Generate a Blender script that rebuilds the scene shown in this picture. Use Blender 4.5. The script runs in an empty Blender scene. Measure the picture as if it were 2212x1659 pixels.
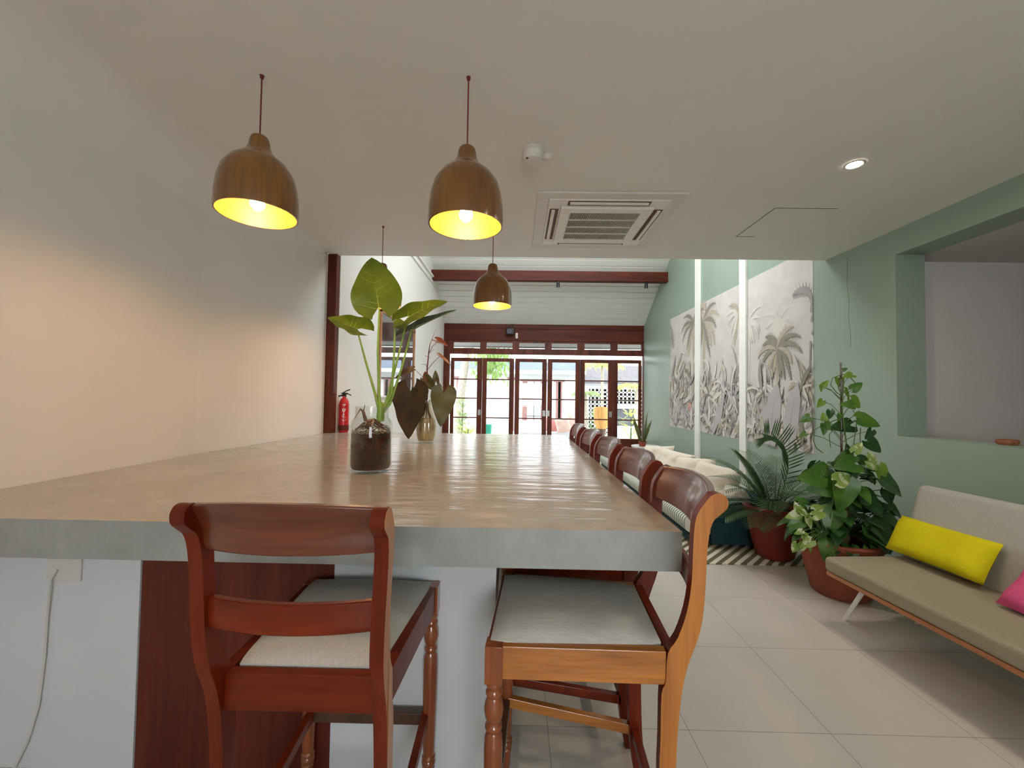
import bpy, bmesh, math, random
from mathutils import Vector, Matrix, noise
R = math.radians
PI = math.pi
random.seed(11)
SC = bpy.context.scene
COL = SC.collection

# ------------------------------------------------------------------ materials
MATS = {}
def nt(name):
    m = bpy.data.materials.new(name); m.use_nodes = True
    t = m.node_tree
    for n in list(t.nodes): t.nodes.remove(n)
    o = t.nodes.new('ShaderNodeOutputMaterial')
    b = t.nodes.new('ShaderNodeBsdfPrincipled')
    t.links.new(b.outputs[0], o.inputs[0])
    MATS[name] = m
    return m, t, b, o
def coords(t, scale=(1, 1, 1), rot=(0, 0, 0), loc=(0, 0, 0), world=False):
    if world:
        g = t.nodes.new('ShaderNodeNewGeometry'); out = g.outputs['Position']
    else:
        g = t.nodes.new('ShaderNodeTexCoord'); out = g.outputs['Object']
    mp = t.nodes.new('ShaderNodeMapping')
    mp.inputs['Scale'].default_value = scale
    mp.inputs['Rotation'].default_value = rot
    mp.inputs['Location'].default_value = loc
    t.links.new(out, mp.inputs['Vector'])
    return mp.outputs[0]
def ramp(t, fac, stops):
    r = t.nodes.new('ShaderNodeValToRGB')
    el = r.color_ramp.elements
    while len(el) < len(stops): el.new(0.5)
    for e, (p, c) in zip(el, stops):
        e.position = p; e.color = (*c, 1)
    t.links.new(fac, r.inputs[0])
    return r.outputs[0]
def noisetex(t, vec, scale=5, detail=4, rough=.55):
    n = t.nodes.new('ShaderNodeTexNoise')
    n.inputs['Scale'].default_value = scale
    n.inputs['Detail'].default_value = detail
    n.inputs['Roughness'].default_value = rough
    t.links.new(vec, n.inputs['Vector'])
    return n.outputs[0]
def bump(t, b, fac, strength=.1, dist=.01):
    n = t.nodes.new('ShaderNodeBump')
    n.inputs['Strength'].default_value = strength
    n.inputs['Distance'].default_value = dist
    t.links.new(fac, n.inputs['Height'])
    t.links.new(n.outputs[0], b.inputs['Normal'])
def mix(t, fac, a, c, blend='MIX'):
    n = t.nodes.new('ShaderNodeMix'); n.data_type = 'RGBA'; n.blend_type = blend
    if isinstance(fac, float): n.inputs[0].default_value = fac
    else: t.links.new(fac, n.inputs[0])
    for i, v in ((6, a), (7, c)):
        if isinstance(v, tuple): n.inputs[i].default_value = (*v, 1)
        else: t.links.new(v, n.inputs[i])
    return n.outputs[2]
def plain(name, c, rough=.6, var=.06, scale=6, spec=.4, metal=0, coat=0, bmp=0, bscale=40, world=False, stretch=(1, 1, 1)):
    m, t, b, o = nt(name)
    v = coords(t, stretch, world=world)
    lo = tuple(max(0, x * (1 - var)) for x in c); hi = tuple(min(1, x * (1 + var)) for x in c)
    b.inputs['Roughness'].default_value = rough
    b.inputs['Specular IOR Level'].default_value = spec
    b.inputs['Metallic'].default_value = metal
    b.inputs['Coat Weight'].default_value = coat
    t.links.new(ramp(t, noisetex(t, v, scale), [(.3, lo), (.7, hi)]), b.inputs['Base Color'])
    if bmp:
        bump(t, b, noisetex(t, v, bscale, 3), bmp, .004)
    return m
def wood(name, dark, light, axis='z', rough=.3, scale=14, coat=.3, spec=.5, world=False):
    m, t, b, o = nt(name)
    s = {'x': (.12, 1, 1), 'y': (1, .12, 1), 'z': (1, 1, .12)}[axis]
    v = coords(t, s, world=world)
    n1 = noisetex(t, v, scale, 6, .6)
    v2 = coords(t, tuple(x * (1 if x < 1 else 3.2) for x in s), world=world)
    n2 = noisetex(t, v2, scale * 2.4, 3, .5)
    c1 = ramp(t, n1, [(.3, dark), (.7, light)])
    c2 = ramp(t, n2, [(.35, (.62, .62, .62)), (.6, (1, 1, 1))])
    t.links.new(mix(t, .55, c1, c2, 'MULTIPLY'), b.inputs['Base Color'])
    b.inputs['Roughness'].default_value = rough
    b.inputs['Coat Weight'].default_value = coat
    b.inputs['Coat Roughness'].default_value = .12
    b.inputs['Specular IOR Level'].default_value = spec
    bump(t, b, n2, .06, .002)
    return m
def emit(name, c, s):
    m, t, b, o = nt(name)
    e = t.nodes.new('ShaderNodeEmission'); e.inputs[0].default_value = (*c, 1); e.inputs[1].default_value = s
    t.links.new(e.outputs[0], o.inputs[0]); t.nodes.remove(b)
    return m
def thin_glass(name, tint=(1, 1, 1), refl=.08, rough=.0, rib=False):
    m, t, b, o = nt(name); t.nodes.remove(b)
    tr = t.nodes.new('ShaderNodeBsdfTransparent'); tr.inputs[0].default_value = (*tint, 1)
    g = t.nodes.new('ShaderNodeBsdfGlossy'); g.inputs['Roughness'].default_value = rough
    lw = t.nodes.new('ShaderNodeLayerWeight'); lw.inputs[0].default_value = .25
    mr = t.nodes.new('ShaderNodeMapRange')
    mr.inputs['To Min'].default_value = refl; mr.inputs['To Max'].default_value = .5
    t.links.new(lw.outputs['Facing'], mr.inputs[0])
    mx = t.nodes.new('ShaderNodeMixShader')
    t.links.new(mr.outputs[0], mx.inputs[0]); t.links.new(tr.outputs[0], mx.inputs[1]); t.links.new(g.outputs[0], mx.inputs[2])
    t.links.new(mx.outputs[0], o.inputs[0])
    return m
def leafmat(name, c1, c2, rough=.35, trans=.25, scale=9, spots=None):
    m, t, b, o = nt(name)
    v = coords(t, world=True)
    stops = [(.3, c1), (.7, c2)]
    col = ramp(t, noisetex(t, v, scale, 3), stops)
    if spots:
        col = mix(t, ramp(t, noisetex(t, v, 26, 2), [(.52, (0, 0, 0)), (.58, (1, 1, 1))]), col, spots)
    t.links.new(col, b.inputs['Base Color'])
    b.inputs['Roughness'].default_value = rough
    tl = t.nodes.new('ShaderNodeBsdfTranslucent'); t.links.new(col, tl.inputs[0])
    mx = t.nodes.new('ShaderNodeMixShader'); mx.inputs[0].default_value = trans
    t.links.new(b.outputs[0], mx.inputs[1]); t.links.new(tl.outputs[0], mx.inputs[2]); t.links.new(mx.outputs[0], o.inputs[0])
    return m

plain('white_wall', (.72, .70, .66), .8, .02, 2, .2, bmp=.03, bscale=60, world=True)
plain('ceiling_white', (.72, .70, .66), .8, .02, 2, .2, world=True)
plain('plank_white', (.74, .74, .70), .55, .03, 2, .35, world=True)
plain('base_white', (.62, .63, .64), .6, .02, 3, .3, world=True)
plain('hatch_wall', (.62, .58, .55), .8, .04, 1.2, .2, world=True)
# green wall: satin paint, a few faint mottles
plain('green_wall', (.275, .355, .285), .42, .05, 1.3, .45, bmp=.03, bscale=25, world=True)
plain('strip_white', (.80, .79, .74), .5, .02, 4, .4, world=True)
wood('door_wood', (.05, .009, .004), (.17, .036, .014), 'z', .45, 8, .0, .25, world=True)
wood('header_wood', (.06, .010, .004), (.14, .028, .010), 'x', .5, 7, 0, .2, world=True)
wood('panel_wood', (.085, .012, .006), (.15, .026, .012), 'z', .5, 6, .0, .3, world=True)
wood('mahogany', (.095, .008, .002), (.215, .026, .005), 'z', .35, 10, .1, .22)
wood('mahogany_x', (.095, .008, .002), (.22, .028, .005), 'x', .35, 10, .1, .22)
wood('crest_wood', (.085, .016, .006), (.20, .048, .018), 'x', .33, 8, .5)
wood('honey_wood', (.34, .10, .012), (.60, .22, .030), 'z', .3, 12, .4)
wood('honey_wood_y', (.28, .085, .010), (.60, .22, .032), 'y', .3, 16, .4)
wood('turned_wood', (.17, .035, .008), (.33, .085, .020), 'z', .22, 10, .6)
wood('dark_leg', (.05, .022, .012), (.12, .05, .025), 'z', .35, 10, .3)
wood('lamp_wood', (.13, .043, .006), (.26, .105, .011), 'z', .22, 5, .6)
wood('lamp_inner', (.50, .19, .006), (.62, .27, .010), 'z', .5, 7, .0)
wood('sofa_wood', (.36, .14, .05), (.55, .24, .10), 'y', .4, 9, .1)
plain('red_cord', (.14, .012, .010), .6, .05)
plain('fabric_grey', (.52, .50, .46), .9, .10, 220, .2, bmp=.2, bscale=260, stretch=(1, .12, 1))
plain('sofa_fabric', (.40, .41, .38), .95, .05, 120, .1, bmp=.15, bscale=300)
plain('sofa_seat_fabric', (.30, .275, .205), .95, .06, 120, .1, bmp=.15, bscale=300)
plain('yellow_fabric', (.62, .56, .012), .9, .05, 60, .1, bmp=.15, bscale=120)
plain('pink_fabric', (.62, .10, .25), .9, .06, 60, .1, bmp=.15, bscale=120)
plain('cream_fabric', (.66, .60, .50), .9, .03, 30, .1, bmp=.1, bscale=90)
plain('teal_fabric', (.014, .045, .052), .8, .10, 10, .2)
plain('peach_fabric', (.80, .56, .48), .9, .05)
plain('rose_fabric', (.70, .30, .28), .9, .05)
plain('terracotta', (.25, .065, .036), .6, .12, 7, .3, bmp=.1, bscale=30)
plain('terracotta_red', (.22, .032, .020), .55, .12, 6, .3, bmp=.1, bscale=30)
plain('soil', (.035, .02, .012), .95, .3, 40, .1, bmp=.5, bscale=60)
plain('white_metal', (.72, .72, .70), .35, .02)
plain('plastic_white', (.62, .59, .54), .45, .02)
plain('plastic_offwhite', (.74, .71, .66), .5, .05, 12)
plain('grille_dark', (.11, .045, .035), .7, .15, 12)
plain('louvre_dark', (.09, .035, .025), .6, .1)
plain('black_metal', (.012, .012, .012), .4, .1)
plain('dark_line', (.08, .075, .07), .8, .05)
plain('steel', (.45, .45, .43), .35, .05, metal=.8)
plain('fire_red', (.50, .012, .018), .25, .05, coat=.4)
plain('white_paint', (.85, .80, .78), .6, .03)
plain('root_brown', (.13, .05, .02), .8, .35, 60)
plain('root_pale', (.42, .32, .19), .8, .25, 60)
plain('jar_sediment', (.055, .014, .004), .6, .8, 30, spec=.1)
plain('vase_roots', (.60, .50, .30), .5, .5, 50, stretch=(1, 1, .2))
plain('petiole_green', (.22, .36, .05), .35, .2, 14, stretch=(1, 1, .3))
plain('stem_red', (.16, .03, .025), .5, .2, 20)
plain('stem_green', (.07, .12, .03), .5, .2, 20)
plain('bark', (.40, .36, .30), .9, .3, 25, bmp=.4)
plain('moss_pole', (.11, .07, .035), .95, .4, 40, bmp=.5)
plain('house_white', (.78, .80, .81), .8, .02, 1, world=True)
plain('shutter_wood', (.30, .16, .15), .7, .1, world=True)
plain('roof_tile', (.10, .13, .19), .8, .2, 3, world=True)
plain('roof_grey', (.13, .12, .13), .8, .2, 6, world=True)
plain('paving', (.62, .60, .57), .8, .06, 3, world=True)
plain('green_plastic', (.03, .42, .30), .4, .05)
plain('orange_drum', (.62, .34, .10), .6, .25, 12, stretch=(1, 1, .2))
plain('screen_grey', (.10, .11, .13), .5, .1)
plain('orange_brick', (.58, .26, .14), .9, .25, 16, world=True)
plain('basket_brown', (.26, .10, .05), .9, .3, 40)
plain('eave_grey', (.20, .20, .195), .8, .05, world=True)
leafmat('leaf_light', (.075, .125, .008), (.15, .21, .014), .3, .35)
leafmat('leaf_dark', (.012, .035, .010), (.045, .085, .015), .3, .15)
leafmat('leaf_maroon', (.03, .022, .010), (.075, .040, .014), .4, .25, 12)
leafmat('leaf_rust', (.16, .045, .018), (.22, .07, .028), .4, .3)
leafmat('leaf_olive', (.07, .065, .012), (.13, .11, .02), .4, .3)
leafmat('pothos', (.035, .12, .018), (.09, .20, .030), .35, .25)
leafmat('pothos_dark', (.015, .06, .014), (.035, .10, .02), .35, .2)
leafmat('pothos_lime', (.12, .24, .025), (.20, .32, .04), .35, .3)
leafmat('pothos_variegated', (.16, .30, .05), (.30, .42, .10), .35, .3, 9, (.55, .60, .38))
leafmat('palm_green', (.03, .08, .03), (.08, .15, .06), .3, .2)
leafmat('snake_green', (.06, .09, .03), (.20, .20, .06), .35, .1, 30)
leafmat('tree_green', (.16, .30, .07), (.38, .50, .18), .5, .4)
leafmat('garden_yellow', (.42, .50, .12), (.62, .62, .22), .5, .4)
leafmat('garden_green', (.18, .30, .10), (.40, .48, .22), .5, .4)

def special_materials():
    # floor tiles, 0.6 m grid
    m, t, b, o = nt('floor_tile')
    v = coords(t, loc=(-.1487, -1.8106, 0), world=True)
    br = t.nodes.new('ShaderNodeTexBrick')
    br.offset = 0; br.squash = 1
    br.inputs['Scale'].default_value = 1
    br.inputs['Brick Width'].default_value = .6
    br.inputs['Row Height'].default_value = .6
    br.inputs['Mortar Size'].default_value = .0022
    br.inputs['Mortar Smooth'].default_value = .1
    t.links.new(v, br.inputs['Vector'])
    base = ramp(t, noisetex(t, v, 1.6, 5, .6), [(.3, (.50, .475, .43)), (.7, (.56, .53, .48))])
    t.links.new(mix(t, br.outputs['Fac'], base, (.30, .285, .26)), b.inputs['Base Color'])
    b.inputs['Roughness'].default_value = .38
    b.inputs['Specular IOR Level'].default_value = .45
    # polished concrete top
    m, t, b, o = nt('concrete')
    v = coords(t, world=True)
    n1 = noisetex(t, v, 1.7, 6, .62)
    vs = coords(t, (1.0, 2.4, 2.4), world=True)
    n2 = noisetex(t, vs, 5.0, 4, .55)
    n3 = noisetex(t, v, 14.0, 4, .6)
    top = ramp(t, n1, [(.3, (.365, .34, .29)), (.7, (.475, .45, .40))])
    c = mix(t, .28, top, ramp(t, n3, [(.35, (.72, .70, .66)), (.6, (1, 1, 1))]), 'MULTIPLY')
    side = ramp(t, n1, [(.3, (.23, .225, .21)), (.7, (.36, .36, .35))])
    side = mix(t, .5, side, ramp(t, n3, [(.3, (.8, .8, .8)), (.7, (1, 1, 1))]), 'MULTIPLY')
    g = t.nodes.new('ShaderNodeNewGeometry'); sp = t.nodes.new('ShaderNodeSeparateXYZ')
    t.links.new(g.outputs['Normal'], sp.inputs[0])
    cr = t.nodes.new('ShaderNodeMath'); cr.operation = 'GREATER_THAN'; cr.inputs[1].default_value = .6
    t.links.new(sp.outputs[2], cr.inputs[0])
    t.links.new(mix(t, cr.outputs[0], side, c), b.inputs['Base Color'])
    rr = t.nodes.new('ShaderNodeMapRange'); rr.inputs['To Min'].default_value = .10; rr.inputs['To Max'].default_value = .24
    t.links.new(n2, rr.inputs[0]); t.links.new(rr.outputs[0], b.inputs['Roughness'])
    b.inputs['Specular IOR Level'].default_value = .85
    vb = coords(t, (.35, 1.5, 1), world=True)
    bump(t, b, noisetex(t, vb, 9, 3, .5), .45, .010)
    # green wall edge crack handled as geometry; rug stripes
    m, t, b, o = nt('rug_stripes')
    v = coords(t, rot=(0, 0, R(-45)), world=True)
    w = t.nodes.new('ShaderNodeTexWave'); w.wave_type = 'BANDS'; w.bands_direction = 'Y'
    w.inputs['Scale'].default_value = 4.2; w.inputs['Distortion'].default_value = 0
    t.links.new(v, w.inputs['Vector'])
    t.links.new(ramp(t, w.outputs['Fac'], [(.45, (.62, .58, .47)), (.52, (.11, .10, .05))]), b.inputs['Base Color'])
    b.inputs['Roughness'].default_value = .95
    # striped ticking
    m, t, b, o = nt('ticking')
    v = coords(t, world=True)
    w = t.nodes.new('ShaderNodeTexWave'); w.wave_type = 'BANDS'; w.bands_direction = 'Y'
    w.inputs['Scale'].default_value = 6.5; w.inputs['Distortion'].default_value = .3
    t.links.new(v, w.inputs['Vector'])
    t.links.new(ramp(t, w.outputs['Fac'], [(.4, (.60, .60, .53)), (.7, (.13, .17, .14))]), b.inputs['Base Color'])
    b.inputs['Roughness'].default_value = .9
    # framed glass picture, dark print under reflecting glass
    m, t, b, o = nt('picture_glass')
    b.inputs['Base Color'].default_value = (.10, .11, .12, 1)
    v = coords(t, world=True)
    t.links.new(ramp(t, noisetex(t, v, 3.2, 5, .6), [(.35, (.05, .065, .06)), (.65, (.20, .23, .24))]), b.inputs['Base Color'])
    b.inputs['Roughness'].default_value = .03
    b.inputs['Metallic'].default_value = .0
    gl = t.nodes.new('ShaderNodeBsdfGlossy'); gl.inputs['Roughness'].default_value = .02
    mx = t.nodes.new('ShaderNodeMixShader'); mx.inputs[0].default_value = .62
    t.links.new(b.outputs[0], mx.inputs[1]); t.links.new(gl.outputs[0], mx.inputs[2]); t.links.new(mx.outputs[0], o.inputs[0])
special_materials()
for nm, c in dict(mural_paper=(.56, .53, .50), mural_light=(.64, .60, .55), mural_tan=(.43, .38, .30), mural_grey=(.33, .31, .295),
                  mural_mist=(.44, .42, .42), mural_dark=(.255, .235, .195), mural_pale=(.60, .57, .52), mural_coral=(.62, .30, .24)).items():
    plain(nm, c, .85, .07, 5, .15, world=True)
emit('rear_fill_glow', (.88, .94, 1), 10.0)  # emission of the fill panel added behind the camera
emit('roof_fill_glow', (.95, .98, 1), 4.8)  # emission of the unseen fill panel added in the roof
thin_glass('window_glass', (.98, .99, .99), .03)
thin_glass('jar_glass', (.965, .975, .965), .02, .02)
thin_glass('vase_glass', (.93, .90, .82), .10, .05)
emit('bulb_glow', (1, .64, .33), 180)
emit('downlight_glow', (1, .84, .66), 420)
M = MATS

# ------------------------------------------------------------------ mesh builder
class MB:
    def __init__(s): s.v = []; s.f = []; s.m = []; s.sm = []
    def add(s, vs, fs, mi=0, smooth=False):
        o = len(s.v); s.v += [tuple(v) for v in vs]
        for f in fs: s.f.append([i + o for i in f]); s.m.append(mi); s.sm.append(smooth)
    def box(s, x0, x1, y0, y1, z0, z1, mi=0, mat=None):
        vs = [Vector((x, y, z)) for x in (x0, x1) for y in (y0, y1) for z in (z0, z1)]
        if mat is not None: vs = [mat @ v for v in vs]
        s.add(vs, [(0, 1, 3, 2), (4, 6, 7, 5), (0, 4, 5, 1), (2, 3, 7, 6), (0, 2, 6, 4), (1, 5, 7, 3)], mi)
    def prism(s, pts, axis, a, b, mi=0, capmi=None, smooth=False):
        # polygon pts in the two other axes, extruded along axis from a to b
        n = len(pts)
        def P(p, h):
            return {'x': (h, p[0], p[1]), 'y': (p[0], h, p[1]), 'z': (p[0], p[1], h)}[axis]
        vs = [P(p, a) for p in pts] + [P(p, b) for p in pts]
        s.add(vs, [(i, (i + 1) % n, n + (i + 1) % n, n + i) for i in range(n)], mi, smooth)
        s.add(vs, [list(range(n))[::-1], list(range(n, 2 * n))], mi if capmi is None else capmi)
    def tube(s, pts, r, seg=8, mi=0, caps=True, smooth=True):
        pts = [Vector(p) for p in pts]; n = len(pts)
        rs = r if isinstance(r, (list, tuple)) else [r] * n
        vs = []; up = Vector((0, 0, 1))
        prev = None
        for i, p in enumerate(pts):
            d = (pts[min(i + 1, n - 1)] - pts[max(i - 1, 0)]).normalized()
            if prev is None:
                a = d.cross(up)
                if a.length < .05: a = d.cross(Vector((1, 0, 0)))
                a.normalize()
            else:
                a = (prev - d * prev.dot(d)).normalized()
            prev = a; b = d.cross(a)
            for k in range(seg):
                t = 2 * PI * k / seg
                vs.append(p + a * math.cos(t) * rs[i] + b * math.sin(t) * rs[i])
        fs = [(i * seg + k, i * seg + (k + 1) % seg, (i + 1) * seg + (k + 1) % seg, (i + 1) * seg + k) for i in range(n - 1) for k in range(seg)]
        s.add(vs, fs, mi, smooth)
        if caps: s.add(vs, [list(range(seg))[::-1], [(n - 1) * seg + k for k in range(seg)]], mi)
    def lathe(s, prof, c=(0, 0, 0), seg=32, mi=0, smooth=True, ripple=0, nrip=0, caps=False):
        vs = []
        for r, z in prof:
            for k in range(seg):
                t = 2 * PI * k / seg
                rr = r * (1 + ripple * math.cos(nrip * t)) if ripple else r
                vs.append((c[0] + rr * math.cos(t), c[1] + rr * math.sin(t), c[2] + z))
        n = len(prof)
        s.add(vs, [(i * seg + k, i * seg + (k + 1) % seg, (i + 1) * seg + (k + 1) % seg, (i + 1) * seg + k) for i in range(n - 1) for k in range(seg)], mi, smooth)
        for i in ((0, n - 1) if caps else ()):
            if prof[i][0] > 1e-4:
                ring = [i * seg + k for k in range(seg)]
                s.add(vs, [ring[::-1] if i == 0 else ring], mi)
    def grid(s, f, nu, nv, mi=0, smooth=True, closed=False):
        vs = [f(i / nu, j / nv) for i in range(nu + 1) for j in range(nv + 1)]
        s.add(vs, [(i * (nv + 1) + j, (i + 1) * (nv + 1) + j, (i + 1) * (nv + 1) + j + 1, i * (nv + 1) + j + 1) for i in range(nu) for j in range(nv)], mi, smooth)
    def build(s, name, mats, parent=None, bevel=0, loc=None, merge=False, seg=2):
        me = bpy.data.meshes.new(name)
        me.from_pydata(s.v, [], s.f)
        if isinstance(mats, str): mats = [mats]
        for m in mats: me.materials.append(M[m])
        me.polygons.foreach_set('material_index', s.m)
        me.polygons.foreach_set('use_smooth', s.sm)
        me.update()
        bm = bmesh.new(); bm.from_mesh(me)
        if merge: bmesh.ops.remove_doubles(bm, verts=bm.verts, dist=1e-5)
        bmesh.ops.recalc_face_normals(bm, faces=bm.faces)
        bm.to_mesh(me); bm.free()
        if any(s.sm): me.set_sharp_from_angle(angle=R(38))
        o = bpy.data.objects.new(name, me); COL.objects.link(o)
        if loc: o.location = loc
        if parent: o.parent = parent
        if bevel:
            md = o.modifiers.new('Bevel', 'BEVEL'); md.width = bevel; md.segments = seg; md.limit_method = 'ANGLE'; md.angle_limit = R(40)
            md.harden_normals = False
        return o
def tag(o, label=None, cat=None, group=None, kind=None):
    if label: o['label'] = label
    if cat: o['category'] = cat
    if group: o['group'] = group
    if kind: o['kind'] = kind
    return o
def empty(name, loc=(0, 0, 0), rz=0):
    o = bpy.data.objects.new(name, None); COL.objects.link(o)
    o.empty_display_size = .1; o.location = loc; o.rotation_euler = (0, 0, rz)
    return o
def struct(mb, name, mats, label=None, bevel=0, parent=None):
    o = mb.build(name, mats, parent, bevel)
    if parent is None: tag(o, label, name.split('_')[0] if label else None, kind='structure')
    return o
def boxobj(name, mat, x0, x1, y0, y1, z0, z1, parent=None, bevel=0):
    b = MB(); b.box(x0, x1, y0, y1, z0, z1); return b.build(name, mat, parent, bevel)
def dup(root, loc, rz=0, label=None, scale=None):
    r = root.copy(); COL.objects.link(r); r.location = loc; r.rotation_euler = (0, 0, rz)
    if label: r['label'] = label
    if scale: r.scale = scale
    for ch in list(root.children):
        c = ch.copy(); COL.objects.link(c); c.parent = r
        for g in list(ch.children):
            d = g.copy(); COL.objects.link(d); d.parent = c
    return r

def leaf(mb, P, d, n, L, W, lobe=.3, cup=.15, droop=.25, mi=0, p=.55, wave=0.0, nu=10, notch=.10):
    P = Vector(P); d = Vector(d).normalized(); n = Vector(n); n = (n - d * n.dot(d)).normalized(); s = d.cross(n)
    ph = random.random() * 6
    def pt(t, x, side):
        bend = -droop * L * max(t, 0) ** 2
        c = cup * abs(x) * 1.0
        wv = wave * W * math.sin(t * 11 + ph + side) * (abs(x) / (W / 2 + 1e-6))
        return P + d * (L * t * (1 - .3 * droop * max(t, 0))) + s * x + n * (bend + c + wv)
    for side in (-1, 1):
        rows = []
        for i in range(nu + 1):
            u = i / nu
            t = -lobe + (1 + lobe) * u
            w = W / 2 * (max(0, math.sin(PI * u ** p)) ** .75)
            if i == nu: w = 0
            a = 0
            if t < 0: a = min(w, W / 2 * (notch + .5 * (-t / max(lobe, .01)) * .6))
            if i == 0: a = w = W * .16
            rows.append([pt(t, side * (a + (w - a) * k / 3), side) for k in range(4)])
        vs = [q for r in rows for q in r]
        mb.add(vs, [(i * 4 + k, (i + 1) * 4 + k, (i + 1) * 4 + k + 1, i * 4 + k + 1) for i in range(nu) for k in range(3)], mi, True)

def blade(mb, P, d, n, L, W, droop=.2, mi=0, nu=6):
    # narrow pointed leaf
    P = Vector(P); d = Vector(d).normalized(); n = Vector(n); n = (n - d * n.dot(d)).normalized(); s = d.cross(n)
    vs = []
    for i in range(nu + 1):
        t = i / nu; w = W / 2 * (math.sin(PI * min(1, .12 + t * .88)) ** .7 if i < nu else 0)
        c = P + d * L * t - n * droop * L * t * t
        vs += [c - s * w, c + n * w * .25, c + s * w]
    mb.add(vs, [(3 * i + k, 3 * i + 3 + k, 3 * i + 4 + k, 3 * i + 1 + k) for i in range(nu) for k in range(2)], mi, True)

def cushion(name, W, H, T, mat, mtx, wr=.006, seed=0, parent=None, n=18, pinch=.06):
    # W x H pillow lying in local x/z, thickness along y
    b = MB()
    def f(sgn):
        def g(u, v):
            a, c = u * 2 - 1, v * 2 - 1
            x = a * W / 2 * (1 - pinch * (1 - c * c) * abs(a)); z = c * H / 2 * (1 - pinch * (1 - a * a) * abs(c))
            th = T / 2 * ((1 - a ** 4) * (1 - c ** 4)) ** .5
            w = wr * noise.noise(Vector((x * 9 + seed, z * 9, seed * 3.1))) * 2
            edge = (1 - a ** 8) * (1 - c ** 8)
            return mtx @ Vector((x, sgn * th + w * edge, z))
        return g
    b.grid(f(1), n, n); b.grid(f(-1), n, n)
    return b.build(name, mat, parent, merge=True)

# ------------------------------------------------------------------ room
H = 1.4097
XL, XR = -2.05, 3.12
XLF = -1.87          # far left wall plane
CZ = 2.845           # ceiling height
YC = 4.09            # where the flat ceiling ends
YD = 10.3            # garden door wall
ZP = 3.2             # top of door header
SL = .62
YB = -3.6

b = MB(); b.box(XL - .1, 7.2, YB - .2, YD, -.1, 0); struct(b, 'floor', 'floor_tile', 'pale beige tiled floor with thin grey joints')
b = MB(); b.box(XL - .1, XR + .25, YB, YC, CZ, CZ + .12)
def arc(rc, x0): return [(x0 + rc - rc * math.cos(a * PI / 24), CZ - rc + rc * math.sin(a * PI / 24)) for a in range(13)]
vs = [(x, y, z) for y, rc, x0 in ((YB, .3, XL), (2.6, .26, XL), (3.96, .05, -1.965), (4.09, .03, -1.965)) for x, z in arc(rc, x0)]
n_ = 13
b.add(vs, [(r * n_ + i, r * n_ + i + 1, (r + 1) * n_ + i + 1, (r + 1) * n_ + i) for r in range(3) for i in range(n_ - 1)], 0, True)
struct(b, 'ceiling', 'ceiling_white', 'flat off-white ceiling over the concrete counter')
# left wall, slightly canted at its end
b = MB(); b.prism([(XL, YB), (XL, 2.6), (-1.965, 3.96), (-1.965, 4.15), (-2.35, 4.15), (-2.35, YB)], 'z', 0, CZ + .1)
struct(b, 'wall_left', 'white_wall', 'plain white wall behind the left side of the counter')
b = MB(); b.prism([(-1.968, 4.155), (-1.872, 4.155), (-1.872, 4.235), (-1.968, 4.235)], 'z', 0, CZ - .005)
struct(b, 'trim_1', 'door_wood', 'dark wooden post at the end of the left wall', bevel=.004)
b = MB(); b.box(-2.1, -1.87, 4.24, YD + .1, 0, 5.6); struct(b, 'wall_left_far', 'white_wall', 'tall white wall of the far room')
b = MB(); b.box(-1.87, -1.845, 4.3, 9.25, 3.80, 3.92); b.box(-1.87, -1.81, 4.3, 9.25, 3.90, 3.935)
struct(b, 'trim_2', 'plank_white', 'white ledge running high along the far left wall')
b = MB(); b.box(XL - .1, XR + .2, YC, YC + .12, CZ, 5.6); b.build('wall_above_counter_end', 'white_wall')['kind'] = 'structure'
# right wall with serving hatch
HY, HZ0, HZ1 = 3.435, 1.135, 2.635
b = MB()
b.box(XR, XR + .24, HY, YD + .1, 0, 5.6)
b.box(XR, XR + .24, YB, HY, 0, HZ0)
b.box(XR, XR + .24, YB, HY, HZ1, 5.6 * .0 + CZ + .1)
b.box(XR, XR + .24, YB, .6, HZ0, HZ1)
struct(b, 'wall_right', 'green_wall', 'sage green wall with a wide serving hatch')
b = MB()
pts = [(3.93, 2.78), (3.935, 2.50), (3.915, 2.35), (3.925, 2.20), (3.90, 2.05), (3.905, 1.92)]
b.tube([(XR - .0005, y, z) for y, z in pts], .0012, 5); struct(b, 'trim_3', 'stem_green', 'fine crack line in the green wall')
b = MB(); b.box(XR + .24, 7.2, 3.60, 3.75, 0, HZ1 + .1); struct(b, 'wall_hatch_room', 'hatch_wall', 'greyish wall of the room behind the hatch')
b = MB(); b.box(7.1, 7.2, YB, 3.6, 0, HZ1 + .1); b.build('wall_hatch_room_side', 'hatch_wall')['kind'] = 'structure'
b = MB(); b.box(XR + .24, 7.2, YB, 3.6, HZ1, HZ1 + .1); struct(b, 'ceiling_hatch_room', 'hatch_wall', 'low ceiling of the room behind the hatch')
b = MB(); b.box(XR + .24, 7.2, YB - .1, YB, 0, HZ1); b.build('wall_hatch_room_rear', 'hatch_wall')['kind'] = 'structure'
b = MB(); b.box(XL - .1, -.1, YB - .1, YB, 0, CZ + .1); b.box(1.5, XR + .2, YB - .1, YB, 0, CZ + .1); b.box(-.1, 1.5, YB - .1, YB, 2.2, CZ + .1); b.box(-.1, 1.5, YB - .1, YB, 0, .9)
struct(b, 'wall_rear', 'white_wall')
w_ = tag(empty('window_7', (.7, YB - .05, .9)), 'added glowing fill panel in the rear wall, out of view', 'window', None, 'structure')  # no known window here: glowing pane added to light the room from behind
boxobj('pane', 'rear_fill_glow', -.8, .8, 0, .01, 0, 1.3, w_)
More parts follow.
